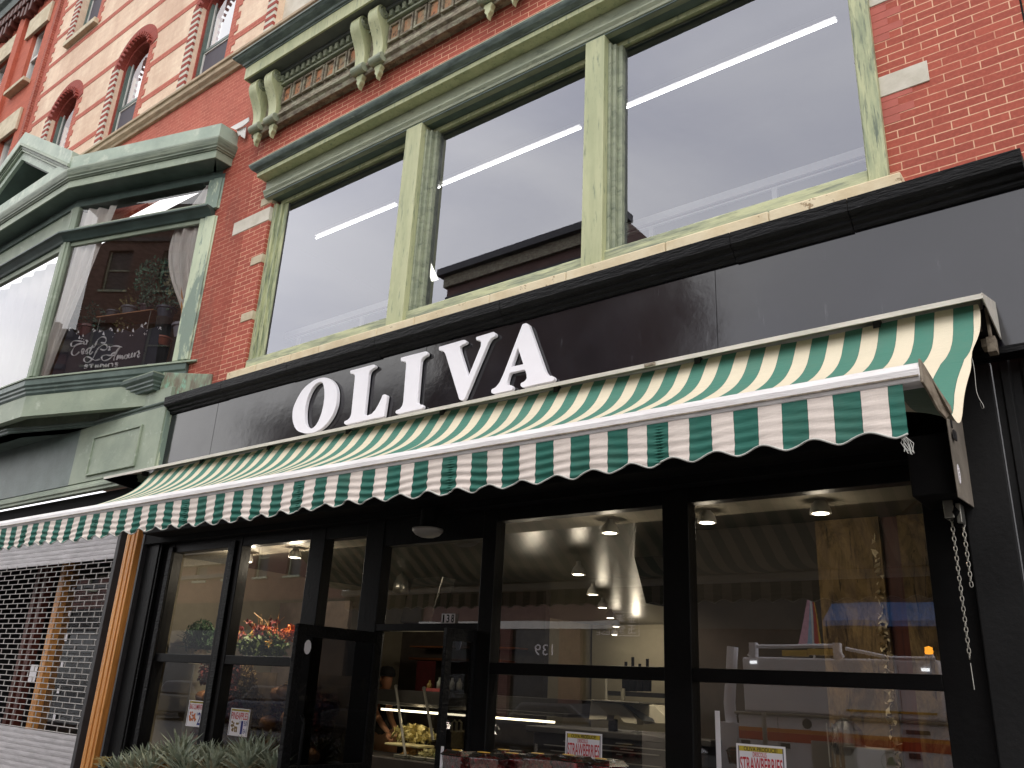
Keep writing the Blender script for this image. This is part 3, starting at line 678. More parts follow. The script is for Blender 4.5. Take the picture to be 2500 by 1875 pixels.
m = MB(); m.add([(-17.1, 4.60, 4.60), (-12.42, 4.60, 4.60), (-10.88, 5.05, 4.60), (-10.88, 5.1, 4.60), (-17.1, 5.1, 4.60)], [(0, 1, 2, 3, 4)]); m.build('shop_soffit', 'baydark', BLD)
MB().box(-11.24, -9.19, 5.0, 5.19, 3.84, 4.60).build('shop_fascia_panel', 'bay', BLD)
MB().box(-17.1, -11.241, 5.006, 5.19, 3.84, 4.60).build('shop_fascia_panel', 'baydark', BLD, label='older darker panel with ghost lettering')
MB().box(-9.188, -9.17, 5.02, 5.19, 3.7, 4.63).build('shop_fascia_return', 'baypost', BLD)
m = MB()
for q in ((-10.79, -9.63, 4.40, 4.43), (-10.79, -9.63, 3.905, 3.93), (-10.79, -10.765, 3.93, 4.40), (-9.655, -9.63, 3.93, 4.40)): m.box(q[0], q[1], 4.972, 4.999, q[2], q[3])
m.box(-10.765, -9.655, 4.99, 4.999, 3.93, 4.40)
m.build('raised_panel', 'bay', BLD, bevel=.006)
MB().sweep([(-17.1, 5.0), (-9.35, 5.0)], [(-.05, 3.69), (.03, 3.69), (.03, 3.72), (.05, 3.735), (.05, 3.77), (.02, 3.79), (.02, 3.815), (-.05, 3.84)]).build('shop_fascia_moulding', 'bay', BLD, bevel=.003)
# metal end box by the black board
MB().add([(-9.47, 5.03, 4.66), (-8.62, 5.17, 4.60), (-8.62, 5.17, 4.95), (-9.47, 5.03, 5.09), (-9.47, 5.19, 4.66), (-8.62, 5.19, 4.60), (-8.62, 5.19, 4.95), (-9.47, 5.19, 5.09)],
    [(0, 1, 2, 3), (3, 2, 6, 7), (0, 3, 7, 4), (1, 5, 6, 2), (0, 4, 5, 1)]).build('end_box', 'copper', BLD, bevel=.006, label='streaked verdigris metal end box')
# ------------------------------------------------------------------ inside the bay
def gq(s0, s1, z0, z1, o): return [G(s0, z0, o), G(s1, z0, o), G(s1, z1, o), G(s0, z1, o)]
room('bay_room', -16.9, -9.1, 5.3, 8.6, 5.0, 8.0, flat('shadowy_room', L(176, 150, 134), .9))
MB().add([(-16.9, 4.55, 5.16), (-11.8, 4.55, 5.16), (-9.25, 5.29, 5.16), (-9.25, 5.4, 5.16), (-16.9, 5.4, 5.16)], [(0, 1, 2, 3, 4)]).build('bay_floor', 'intwall')['kind'] = 'structure'
def curtain(nm, lab, spine, wtop, wbot, top, bot, pinch=None):
    mb = MB()
    def f(u, v):
        z = bot + (top - bot) * v
        l, r = spine(v)
        s = l + (r - l) * u
        return G(s, z, -.10 - .03 * math.sin(u * 26 + v * 2) - .03 * math.sin(u * 11))
    mb.grid(f, 60, 24)
    o = mb.build(nm, 'curtain', None, smooth=True); tag(o, lab, 'curtain', 'curtains in the bay window'); return o
def spR(v):
    # right curtain, gathered low: v=0 bottom
    k = v
    l = 2.34 - .52 * math.sin(min(1, k * 1.35) * math.pi * .62) ** 1.2 if k < .75 else 1.86 + (k - .75) * 1.5
    return (max(1.8, l), 2.52)
curtain('curtain', 'white muslin curtain gathered at the right of the bay window', spR, 0, 0, 7.88, 5.9)
def spL(v): return (-.05, .18 + .55 * v ** 1.1)
curtain('curtain', 'white muslin curtain pulled to the left corner of the bay window', spL, 0, 0, 7.88, 5.24)
mb = MB(); mb.grid(lambda u, v: (-14.6 + u * 2.6, 4.62 + .03 * math.sin(u * 40), 5.2 + 2.1 * v), 90, 1)
tag(mb.build('curtain', 'curtain', None, smooth=True), 'long white curtain across the front face of the bay window', 'curtain', 'curtains in the bay window')
# banner
top = [(.40, 6.0), (.55, 5.86), (.7, 5.83), (.85, 5.9), (1.0, 5.85), (1.12, 5.88), (1.25, 5.80), (1.4, 5.84), (1.55, 5.78), (1.68, 5.86), (1.8, 5.80), (2.0, 5.83)]
bn = MB(); P = [(.27, 5.275), (2.05, 5.275)] + [(s, z) for s, z in top[::-1]]
bn.add([G(s, z, -.075) for s, z in P] + [G(s, z, -.08) for s, z in P], [tuple(range(len(P))), tuple(range(2 * len(P) - 1, len(P) - 1, -1))])
banner = thing('studio_banner', 'dark banner with white script lettering and a ragged white top in the bay window', 'banner', G(1.1, 5.27, -.07))
bn.build('banner_cloth', flat('slate_cloth', L(50, 47, 58), .9, var=.15), banner)
mt = MB()
for s, z in top:
    for _ in range(3):
        a, b, c = s + U(-.05, .06), z + U(-.07, .03), U(.015, .05)
        mt.add([G(a, b, -.071), G(a + c, b + U(-.03, .03), -.071), G(a + c * .3, b + c, -.071)], [(0, 1, 2)])
for i in range(14):
    a = .3 + i * .125; mt.add([G(a, 5.265, -.071), G(a + .12, 5.268, -.071), G(a + .12, 5.28 + U(0, .02), -.071), G(a, 5.28 + U(0, .02), -.071)], [(0, 1, 2, 3)])
mt.build('torn_edge', 'paper', banner)
def zg(x, y): return (140 + x / 6.9125, 780 + y / 6.9125)
def onG(px, py, off):
    d = ray(px, py); g = V((g1.x, g1.y)) + V((gn.x, gn.y)) * off
    k = (g.x * gn.x + g.y * gn.y) / (d.x * gn.x + d.y * gn.y); return V((d.x * k, d.y * k, d.z * k + H))
strokes = [
 [(500, 350), (500, 390), (470, 420), (440, 405), (455, 378), (420, 372), (350, 362), (270, 365), (232, 420), (245, 455), (300, 440), (420, 405)],
 [(400, 400), (310, 440), (265, 500), (243, 560), (262, 602), (310, 600), (370, 550)],
 [(480, 352), (512, 365), (500, 400), (484, 428)],
 [(405, 560), (440, 540), (455, 505), (430, 500), (405, 540), (415, 580), (450, 565)],
 [(470, 555), (510, 500), (505, 540), (512, 570), (480, 578)], [(540, 560), (600, 440), (545, 560), (560, 585), (600, 540)], [(520, 490), (575, 478), (632, 455)],
 [(740, 390), (800, 395), (825, 345), (800, 300), (740, 300), (680, 350), (640, 440), (610, 480)],
 [(730, 500), (790, 520), (840, 480), (825, 430), (780, 425), (700, 480), (650, 560), (610, 640), (575, 690), (520, 725), (465, 712), (452, 670), (480, 632), (540, 640), (600, 675), (650, 692), (720, 672)],
 [(868, 455), (885, 470), (880, 500), (862, 522)],
 [(890, 520), (885, 480), (920, 455), (1000, 450), (1090, 468)],
 [(1060, 470), (1000, 540), (930, 620), (860, 680), (790, 695), (752, 670), (760, 620), (820, 600), (890, 610), (960, 610)], [(1030, 490), (1000, 560), (960, 640), (955, 690)], [(910, 590), (960, 560), (1010, 545)],
 [(1000, 685), (1030, 600), (1020, 660), (1050, 620), (1065, 610), (1055, 665), (1090, 615), (1105, 620), (1095, 665), (1125, 640)],
 [(1150, 600), (1130, 640), (1150, 665), (1185, 630), (1175, 595), (1150, 600)], [(1215, 575), (1200, 640), (1235, 640), (1265, 570), (1250, 640), (1285, 620)],
 [(1310, 560), (1300, 630), (1330, 560), (1380, 530)], [(1370, 540), (1385, 580), (1350, 600), (1365, 635), (1390, 610)],
 [(515, 775), (480, 768), (458, 785), (500, 800), (490, 822), (455, 822)], [(540, 765), (610, 762)], [(578, 765), (572, 818)], [(655, 765), (645, 818)], [(690, 762), (683, 812)],
 [(735, 758), (725, 808)], [(735, 758), (790, 775), (780, 805)], [(825, 752), (818, 800)], [(862, 800), (865, 755), (900, 742), (935, 752), (930, 795)], [(1025, 738), (985, 738), (975, 757), (1015, 770), (1005, 790), (975, 788)]]
ml = MB()
for st in strokes:
    pts = cat_rom([onG(*zg(*q), -.069) for q in st], 5)
    ml.tube(pts, [.0085 + .0035 * math.sin(i * .5) for i in range(len(pts))], 5)
ml.build('script_lettering', 'paper', banner)
# things on and behind the shelf
o = MB(); o.tube([onG(*(1540 / 3.456, 280 + 1440 / 3.456), -.12), onG(*(1150 / 2.592, 700 + 330 / 2.592), -.12)], .016, 8)
tag(o.build('broom_handle', 'wood', None, smooth=True), 'plain wooden broom handle leaning at the right of the bay window', 'broom handle')
sh = thing('plant_shelf', 'cardboard brown shelf on thin wires holding potted plants in the bay', 'shelf', G(1.1, 5.9, -.4))
m = MB(); gbox(m, .6, 1.6, 6.20, 6.215, -.62, -.28); m.build('shelf_board', flat('tan_board', L(176, 126, 90), .8), sh)
m = MB()
for s in (.65, 1.55): m.tube([G(s, 5.2, -.3), G(s, 6.2, -.3)], .006, 5)
m.build('wire', 'steel', sh)
pots = [(.75, 6.216, .1, L(72, 74, 84), 'wide dark blue pot at the left end of the shelf', 0), (1.05, 6.216, .12, L(96, 98, 108), 'grey blue pot with a trailing pale plant on the shelf', 2), (1.35, 6.216, .11, L(60, 44, 58), 'dark plum pot near the right end of the shelf', 1),
        (.35, 5.95, .16, L(92, 36, 40), 'dark red tub low beside the left curtain', 1), (1.75, 5.70, .11, L(176, 92, 66), 'terracotta pot below the shelf by the banner corner', 0), (1.5, 5.66, .16, L(186, 88, 60), 'long orange planter just behind the banner top', 0), (2.1, 5.76, .17, L(150, 148, 160), 'shallow grey basin at the right below the curtain', 0), (1.7, 6.12, .13, L(56, 66, 84), 'slate blue pot standing right of the shelf', 1)]
for i, (s, z, r, c, lab, pl) in enumerate(pots):
    g = G(s, z, -.42); t = thing('plant_pot', lab, 'plant pot', g, 'pots in the bay window')
    MB().lathe([(r * .7, 0), (r * .95, r * .9), (r * 1.08, r * .92), (r * 1.08, r * 1.15), (r * .95, r * 1.15), (r * .9, r * .9)], g, 18).build('pot', flat('glazed_pot', c, .4), t, smooth=False, bevel=.003)
    b = MB()
    if pl == 2: leaves(b, (g[0] - .12, g[1], g[2] + .1), .34, 260, .022, (.45, .4, 1.2)); b.build('foliage', flat('pale_dry_foliage', L(150, 138, 84), .8, var=.3), t)
    elif pl: leaves(b, (g[0], g[1], g[2] + r * 1.8), r * 2.0, 240, .028, (1, .6, .9)); b.build('foliage', flat('blue_green_foliage', L(78, 110, 94), .7, var=.35), t)
    if z > 6.19 or abs(z - 6.12) < .01 or True:
        if z < 6.2: MB().lathe([(r * .8, 5.162 - z), (r * .8, -.002)], g, 12).build('stand', 'dark', t)
b = MB(); leaves(b, G(1.28, 6.85, -.45), .36, 420, .03, (1.1, .5, .8)); b.tube([G(1.28, 6.38, -.42), G(1.28, 6.8, -.45)], .012, 6)
tag(b.build('hanging_plant', flat('sea_green_foliage', L(86, 128, 106), .7, var=.35), None), 'bushy sea green plant above the shelf in the bay window', 'plant')
b = MB(); leaves(b, G(1.78, 6.75, -.35), .2, 160, .04, (.7, .5, 1.9)); b.tube([G(1.78, 5.9, -.4), G(1.75, 7.1, -.35)], .008, 6)
tag(b.build('dried_flowers', flat('bone_flowers', L(186, 176, 140), .8, var=.4), None), 'tall spray of bone coloured dried flowers beside the right curtain', 'dried flowers')
# ------------------------------------------------------------------ black fascia, sign letters
SY = 5.08
MB().box(-9.168, .9, SY, 5.19, 3.545, 4.52).build('fascia_board', 'sign', BLD, label='glossy black fascia board')
segs = [(-9.19, -8.05), (-8.047, -6.9), (-6.897, -5.6), (-5.597, -4.1), (-4.097, -2.05), (-2.047, -1.25), (-1.247, -.27)]
for i, (a, b) in enumerate(segs):
    d = [0, .006, 0, .008, .002, -.006, .0][i]
    MB().sweep([(a, SY), (b, SY)], [(-.1, 4.50 + d), (.02, 4.50 + d), (.03, 4.515 + d), (.03, 4.53), (.055, 4.54), (.06, 4.55), (.06, 4.567), (.10, 4.58), (.115, 4.60), (.12, 4.69), (-.1, 4.699)]).build('fascia_moulding', 'blk', BLD, bevel=.003)
m = MB()
for x in (-8.22, -5.02, -2.22): m.box(x, x + .004, SY - .0012, SY + .001, 3.55, 4.5)
m.build('board_joint', 'blkm', BLD)
sg = thing('shop_sign', 'five large white serif letters reading OLIVA on the black fascia', 'shop sign', (-5.9, SY, 3.75))
def za_(x, y): return (700 + x / 6.9125, 850 + y / 6.9125)
def zv_(x, y): return (950 + x / 5.267, 780 + y / 5.267)
LY = SY - .045
def letter(polys, tr, hole=None, smooth_k=0, nm='letter'):
    def cv(poly): return [(A(*tr(*q), LY)) for q in poly]
    outer = cv(polys)
    mb = MB()
    if hole:
        inner = cv(hole)
        # bridge the outline to the hole with a slit so one ngon face carries both
        best = min(((i, j) for i in range(len(outer)) for j in range(len(inner))), key=lambda t: (outer[t[0]][0] - inner[t[1]][0]) ** 2 + (outer[t[0]][1] - inner[t[1]][1]) ** 2)
        import mathutils
        from mathutils.geometry import tessellate_polygon
        tris = tessellate_polygon([[V((p[0], p[1], 0)) for p in outer], [V((p[0], p[1], 0)) for p in inner]])
        allp = outer + inner; n = len(allp)
        vs = [(p[0], LY, p[1]) for p in allp] + [(p[0], SY - .008, p[1]) for p in allp]
        fs = [tuple(t) for t in tris] + [tuple(i + n for i in t) for t in tris]
        for base, ln in ((0, len(outer)), (len(outer), len(inner))):
            for i in range(ln): a, b = base + i, base + (i + 1) % ln; fs.append((a, b, b + n, a + n))
        mb.add(vs, fs)
    else: mb.prism(outer, 'y', LY, SY - .008)
    o = mb.build(nm, 'letter', sg, bevel=.007, seg=2)
    return o
def rnd(poly, k=3):
    """round the traced corners a little"""
    out = []
    n = len(poly)
    for i in range(n):
        p, a, b = poly[i], poly[i - 1], poly[(i + 1) % n]
        da, db = math.hypot(a[0] - p[0], a[1] - p[1]), math.hypot(b[0] - p[0], b[1] - p[1])
        ra, rb = min(14, da * .35), min(14, db * .35)
        q0 = (p[0] + (a[0] - p[0]) * ra / da, p[1] + (a[1] - p[1]) * ra / da); q1 = (p[0] + (b[0] - p[0]) * rb / db, p[1] + (b[1] - p[1]) * rb / db)
        for t in (0, .5, 1): out.append(((1 - t) ** 2 * q0[0] + 2 * t * (1 - t) * p[0] + t * t * q1[0], (1 - t) ** 2 * q0[1] + 2 * t * (1 - t) * p[1] + t * t * q1[1]))
    return out
def crv(pts): return [(p.x, p.y) for p in cat_rom([(a, b, 0) for a, b in pts], 4, True)]
Oo = crv([(620, 495), (510, 520), (390, 590), (270, 700), (180, 850), (115, 1000), (98, 1130), (110, 1260), (160, 1370), (240, 1420), (350, 1437), (470, 1415), (590, 1350), (700, 1240), (780, 1110), (835, 950), (850, 790), (835, 660), (780, 560), (710, 510)])
Oi = crv([(580, 572), (510, 590), (440, 660), (370, 790), (325, 930), (305, 1070), (305, 1190), (325, 1300), (385, 1352), (440, 1345), (510, 1270), (570, 1140), (615, 970), (635, 800), (630, 680), (610, 600)])
letter(Oo, za_, Oi)
Lp = [(1065, 378), (1465, 272), (1492, 288), (1490, 325), (1440, 350), (1400, 385), (1380, 440), (1310, 1100), (1312, 1132), (1370, 1130), (1430, 1105), (1490, 1040), (1545, 945), (1590, 850), (1615, 785), (1650, 775), (1693, 795), (1637, 1160), (1440, 1195), (1000, 1297), (965, 1278), (965, 1235), (1030, 1205), (1065, 1165), (1085, 1100), (1148, 470), (1135, 438), (1080, 435), (1065, 410)]
letter(rnd(Lp), za_)
Ip = [(148, 488), (470, 405), (496, 425), (488, 460), (440, 480), (410, 520), (400, 580), (360, 1050), (368, 1080), (400, 1092), (432, 1095), (437, 1130), (415, 1150), (110, 1220), (78, 1205), (80, 1172), (130, 1150), (165, 1110), (178, 1050), (215, 580), (210, 545), (150, 540), (145, 515)]
letter(rnd(Ip), zv_)
Vp = [(635, 352), (960, 258), (993, 272), (990, 305), (935, 325), (905, 350), (910, 400), (1015, 735), (1175, 345), (1180, 290), (1165, 270), (1120, 270), (1112, 225), (1345, 155), (1372, 180), (1362, 215), (1310, 240), (1275, 290), (970, 1020), (940, 1045), (900, 1030), (720, 440), (690, 405), (640, 400)]
letter(rnd(Vp), zv_)
Ap = [(1715, 60), (1765, 45), (1795, 65), (2005, 665), (2045, 720), (2110, 728), (2125, 760), (2105, 790), (1900, 830), (1715, 875), (1690, 855), (1690, 820), (1740, 795), (1770, 760), (1765, 700), (1745, 640), (1550, 685), (1515, 800), (1520, 840), (1575, 845), (1588, 870), (1578, 905), (1340, 957), (1312, 940), (1315, 900), (1370, 870), (1420, 810), (1470, 700)]
Ai = [(1655, 358), (1725, 575), (1570, 608)]
letter(rnd(Ap), zv_, Ai)
# ------------------------------------------------------------------ awning
AW = thing('retractable_awning', 'green and cream striped canvas awning with scalloped valance stretched over the shopfront', 'awning', (-4.8, 5.08, 3.6))
prof = [(4.93, 3.76), (4.885, 3.69), (4.80, 3.56), (4.70, 3.46), (4.58, 3.375), (4.45, 3.30), (4.30, 3.22), (4.13, 3.12), (3.95, 3.00), (3.80, 2.90), (3.66, 2.815), (3.5, 2.785), (3.3, 2.79), (3.19, 2.80)]
pp = cat_rom([(0, a, b) for a, b in prof], 3)
XL, XR = -9.05, -.60
def fab(u, v):
    t = v * (len(pp) - 1); i = min(int(t), len(pp) - 2); p = pp[i].lerp(pp[i + 1], t - i)
    x = XL + (XR - XL) * u
    d = XR - x
    sag = .012 * math.sin(x * 1.9) * math.sin(v * math.pi) + .006 * math.sin(x * 5.3 + v * 3)
    # seam pull under the middle roller support
    z = p.z + sag - .028 * math.exp(-((x + 4.62 + (v) * .02) / .05) ** 2) * math.sin(min(1, v * 1.6) * math.pi)
    edge = math.exp(-d / .10) * math.sin(max(0, min(1, (v - .45) / .5)) * math.pi)
    z -= .10 * edge; y = p.y + .05 * edge * math.sin(v * 20)
    xx = x + .02 * edge + .012 * math.sin(v * 16) * math.exp(-d / .25)
    return (xx, y, z)
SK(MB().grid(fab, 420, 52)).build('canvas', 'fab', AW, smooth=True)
# valance with scalloped hem and blown ripples
VY = 3.135
def hem(x): return 2.522 + .032 * (.5 - .5 * math.cos((x + .70) / .2 * 2 * math.pi)) ** .8 + .006 * math.sin(x * 3.1)
def vz(x): return 2.718 - .0035 * (x + 9) * 0
XV0, XV1 = -9.2, -.66
def val(u, v):
    x = XV0 + (XV1 - XV0) * u; zt, zb = 2.722, hem(x)
    z = zt + (zb - zt) * v
    cell = math.floor((x + .911) / .1)
    calm = .35 + .65 * min(1, max(0, (-x - 1.2) / 1.5))
    grn = 1.0 if cell % 2 == 0 else .55
    y = VY + calm * grn * .006 * v ** .5 * math.sin(z * 2 * math.pi / .043 + 2.2 * math.sin(x * 7) + x * 3) - .012 * v * math.sin(x * 31.4) * .6
    y += .008 * math.sin(x * 2.1) * v
    sm = (x + 1.655 + .6) % 1.2 - .6
    y += .0045 * math.exp(-(sm / .016) ** 2) * math.sin(z * 2 * math.pi / .0135) * min(1, v * 4)
    return (x, y, z)
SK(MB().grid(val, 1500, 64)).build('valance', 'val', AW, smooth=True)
mb = MB(); pts = []
for i in range(1301):
    q = val(i / 1300, 1); pts.append((q[0], q[1] - .001, q[2] + .001))
mb.tube(pts, .0042, 5)
SK(mb).build('hem_piping', 'piping', AW, smooth=True)
mb = MB()
for k in range(9):
    a = (XV1 - .012 - U(0, .02), VY, 2.53); mb.tube([a, (a[0] + .01, VY - .003, 2.52 - U(0, .01)), (a[0] + U(.0, .03), VY + .002, 2.505 - U(0, .02)), (a[0] + U(.01, .035), VY, 2.47 - U(0, .02))], .0014, 4)
SK(mb).build('frayed_thread', 'piping', AW)
mb = MB(); mb.sweep([(-9.2, 3.19), (-.595, 3.19)], [(0, 2.715), (.035, 2.715), (.058, 2.722), (.066, 2.74), (.066, 2.768), (.055, 2.79), (.03, 2.803), (-.01, 2.806), (-.03, 2.79), (-.03, 2.73)])
SK(mb).build('front_rail', 'bar', AW, bevel=.004)
mb = MB(); mb.sweep([(-9.2, 3.19), (-.60, 3.19)], [(.066, 2.738), (.070, 2.738), (.070, 2.744), (.066, 2.744)]); SK(mb).build('rail_groove', 'rust', AW)
# end plate and folding arm at the right-hand end
mb = MB(); mb.prism([(3.125, 2.805), (3.125, 2.712), (3.22, 2.70), (3.35, 2.672), (3.48, 2.675), (3.62, 2.74), (3.60, 2.765), (3.4, 2.775), (3.2, 2.80)], 'x', -.597, -.588)
SK(mb).build('end_plate', 'rust', AW, bevel=.003)
mb = MB()
for x0 in (-.75, -7.9):
    mb.tube([(x0, 4.9, 3.45), (x0 - .9, 4.1, 3.05), (x0 - .15, 3.22, 2.74)], .022, 8)
SK(mb).build('folding_arm', 'rust', AW, smooth=True)
MB().tube([(XL * .95, 4.74, 3.685), (-.56, 4.74, 3.685)], .04, 14).build('roller_tube', 'steel', AW, smooth=True)
# hood
HX0, HX1 = -9.45, -.535
mb = MB(); mb.prism([(4.58, 3.632), (4.572, 3.632), (4.572, 3.66), (4.60, 3.672), (5.079, 3.82), (5.079, 3.812), (4.60, 3.664), (4.58, 3.655)], 'x', HX0, HX1)
mb.build('hood', 'hood', AW)
mb = MB(); mb.prism([(4.574, 3.634), (4.574, 3.664), (5.078, 3.815), (5.078, 3.585), (5.03, 3.585)], 'x', HX1, HX1 + .006); mb.build('hood_end', 'hood', AW)
mb = MB(); mb.prism([(4.58, 3.634), (4.58, 3.66), (5.078, 3.81), (5.078, 3.585), (5.03, 3.585)], 'x', HX0 - .02, HX0 + .01); mb.build('hood_end', 'blk', AW)
x = -8.8
while x < -.8:
    MB().box(x, x + .04, 4.66, 4.72, 3.625, 3.672).build('hood_clip', 'dark', AW); x += 1.1
mb = MB(); x0 = A(1080, 982, 4.87)[0]
mb.box(x0 - .015, x0 + .015, 4.85, 4.87, 3.58, 3.68); mb.tube([(x0 - .055, 4.845, 3.575), (x0 + .055, 4.845, 3.575)], .018, 10); mb.build('roller_support', 'hood', AW)
mb = MB(); x1 = A(1590, 905, 4.57)[0]; mb.box(x1 - .05, x1 + .03, 4.564, 4.5715, 3.635, 3.655)
for k in range(3): mb.lathe([(.001, -.004), (.006, -.004), (.006, 0)], (x1 - .04 + k * .025, 4.564, 3.645), 8, 'y')
mb.build('splice_plate', 'rust', AW)
mb = MB(); mb.box(-.62, -.56, 4.98, 5.07, 3.52, 3.57).box(-.70, -.60, 4.9, 4.95, 3.60, 3.68).box(-.565, -.55, 4.86, 4.9, 3.52, 3.70).box(-.58, -.535, 4.86, 4.93, 3.44, 3.53)
mb.build('mounting_bracket', 'rust', AW, bevel=.003)
mb = MB(); pts = [AP(2250 + a / 5.528, 700 + b / 5.528, 4.85) for a, b in ((655, 920), (685, 990), (712, 1130), (735, 1370), (760, 1470), (790, 1530), (828, 1590), (838, 1635), (815, 1640), (790, 1560))]
tag(mb.tube(cat_rom(pts, 4), .0016, 5).build('loose_wire', 'steel', None), 'thin loose wire dangling below the right end of the awning', 'wire')
# seams on the canvas valance
# ------------------------------------------------------------------ shopfront joinery
SF = thing('shopfront', 'black painted shopfront with large panes, transom and open glass door', 'shopfront', (-5, 5.3, 0))
GS = 5.36
m = MB()
posts = [(-9.16, -8.94), (-7.915, -7.67), (-6.58, -6.36), (-5.79, -5.56), (-4.41, -4.27), (-2.78, -2.58), (-1.09, -.86)]
m = MB()
for a, b in posts: MB().box(a, b, 5.30, 5.42, .0, 2.99).build('post', 'blk2', SF, bevel=.006)
m = MB()
for a, b in ((-9.02, -8.94), (-7.83, -7.76)): m.box(a, b, 5.275, 5.2995, .3, 2.95)
m.box(-9.16, -9.13, 5.25, 5.2995, .0, 2.99)
m.build('post_bead', 'blk', SF, bevel=.006)
def rails(a, b, z0=1.712, z1=1.797, low=.5):
    for p, q, nm in ((z0, z1, 'middle_rail'), (2.885, 2.99, 'head_rail'), (0, low, 'stall_riser')): MB().box(a, b, 5.305, 5.415, p, q).build(nm, 'blk2', SF, bevel=.005)
def pane(a, b, z0, z1, nm='pane'): return MB().quad((a - .01, GS, z0 - .01), (b + .01, GS, z0 - .01), (b + .01, GS, z1 + .01), (a - .01, GS, z1 + .01)).build(nm, 'glassS', SF)
for a, b in ((-8.94, -7.915), (-7.67, -6.58), (-4.27, -2.78), (-2.58, -1.09)):
    rails(a, b); pane(a, b, 1.797, 2.885); pane(a, b, .5, 1.712)
MB().box(-6.36, -5.79, 5.305, 5.415, 2.87, 2.99).build('head_rail', 'blk2', SF); MB().box(-6.36, -5.79, 5.305, 5.415, 0, .5).build('stall_riser', 'blk2', SF); pane(-6.36, -5.79, .5, 2.87)
MB().box(-5.56, -4.41, 5.305, 5.415, 2.03, 2.088).build('transom_bar', 'blk2', SF, bevel=.004); MB().box(-5.56, -4.41, 5.305, 5.415, 2.76, 2.99).build('head_rail', 'blk2', SF, bevel=.004); pane(-5.55, -4.41, 2.088, 2.76, 'transom_pane')
MB().box(-9.45, -.85, 5.20, 5.30, 3.0, 3.544).build('header_board', 'blkm', SF)
MB().box(-9.45, -.86, 5.19, 5.44, 2.991, 2.999).build('soffit', 'blkm', SF)
MB().box(-9.1, -1.06, 4.97, 5.199, 3.05, 3.40).build('shutter_housing', 'blkm', SF, bevel=.01)
# neighbouring pilaster, wooden casing
m = MB(); m.box(-9.43, -9.17, 5.24, 5.42, 0, 3.5); m.build('pilaster', 'blk2', SF, bevel=.008)
m = MB(); m.box(-9.47, -9.435, 5.19, 5.40, 0, 3.5); m.build('pilaster', 'rail', SF)
wc = thing('wood_casing', 'tall varnished oak door casing between the grille and the black shopfront', 'door casing', (-9.7, 5.3, 0))
m = MB(); m.box(-9.80, -9.73, 5.17, 5.4, 0, 3.5).box(-9.729, -9.71, 5.19, 5.4, 0, 3.5).box(-9.709, -9.64, 5.175, 5.4, 0, 3.5).box(-9.639, -9.62, 5.19, 5.4, 0, 3.5).box(-9.619, -9.58, 5.18, 5.4, 0, 3.5); m.box(-9.579, -9.53, 5.28, 5.41, 0, 3.5)
m.build('casing', 'wood', wc, bevel=.004)
MB().box(-9.529, -9.473, 5.33, 5.43, 0, 3.5).build('inner_casing', 'woodd', wc)
# open door
dr = MB().tube([(-5.515, 5.35, .02), (-5.515, 5.35, 2.01)], .012, 8).build('door', 'blk2', SF, label='black framed glass door standing open over the pavement')
def leaf(hx, hy, nx, ny, z1, parent, pw=.085):
    d = V((nx - hx, ny - hy, 0)); Ln = d.length; d.normalize(); n = V((d.y, -d.x, 0)) * .022
    def bx(mb, s0, s1, z0, z1_, k=1.0):
        P = []
        for z in (z0, z1_):
            for s, o in ((s0, -k), (s1, -k), (s1, k), (s0, k)): p = V((hx, hy, 0)) + d * s + n * o; P.append((p.x, p.y, z))
        mb.add(P, [(0, 3, 2, 1), (4, 5, 6, 7), (0, 1, 5, 4), (1, 2, 6, 5), (2, 3, 7, 6), (3, 0, 4, 7)])
    mb = MB(); bx(mb, 0, pw, .02, z1); bx(mb, Ln - pw, Ln, .02, z1); bx(mb, pw, Ln - pw, z1 - .09, z1); bx(mb, pw, Ln - pw, .02, .25); bx(mb, pw, Ln - pw, .92, .99)
    o = mb.build('door_frame', 'blk', parent, bevel=.004)
    g = MB(); bx(g, pw, Ln - pw, .99, z1 - .09, .12); bx(g, pw, Ln - pw, .25, .92, .12); g.build('door_glass', 'glassD', parent)
    return d, n, Ln
d, n, Ln = leaf(-5.515, 5.34, -5.49, 4.40, 2.015, dr)
m = MB(); 
for k in range(12):
    pass
m.prism([(4.52 + .035 * math.cos(t / 12 * 6.283), 1.845 + .055 * math.sin(t / 12 * 6.283)) for t in range(12)], 'x', -5.476, -5.4745); m.build('sticker', 'paper', dr)
m = MB(); m.tube([(-5.44, 4.52, .95), (-5.41, 4.52, 1.0), (-5.41, 4.52, 1.3), (-5.44, 4.52, 1.35)], .012, 8); m.build('handle', 'blk', dr, smooth=True)
dr2 = MB().tube([(-4.425, 5.35, .02), (-4.425, 5.35, 2.02)], .012, 8).build('side_door', 'blk2', SF, label='narrow black door leaf with a badge sticker')
leaf(-4.425, 5.335, -4.50, 5.03, 2.03, dr2, .06)
x, z = A(1125, 1569, 5.2)
m = MB(); m.prism([(x - .03, z + .06), (x + .03, z + .06), (x + .034, z), (x + .02, z - .05), (x, z - .065), (x - .02, z - .05), (x - .034, z)], 'y', 5.17, 5.172); m.build('badge_sticker', flat('pale_blue_sticker', L(160, 164, 184), .5), dr2)
# house number
hn = MB().box(-4.828, -4.784, 5.338, 5.342, 2.092, 2.168).box(-4.781, -4.733, 5.338, 5.342, 2.092, 2.168).box(-4.730, -4.684, 5.338, 5.342, 2.092, 2.168).build('house_number', 'paper', SF)
for ch_, a in (('1', -4.815), ('3', -4.773), ('8', -4.722)): text('digit', ch_, a, a + (.018 if ch_ == '1' else .032), 2.098, 2.162, 5.337, 'blkm', hn, bold=.02)
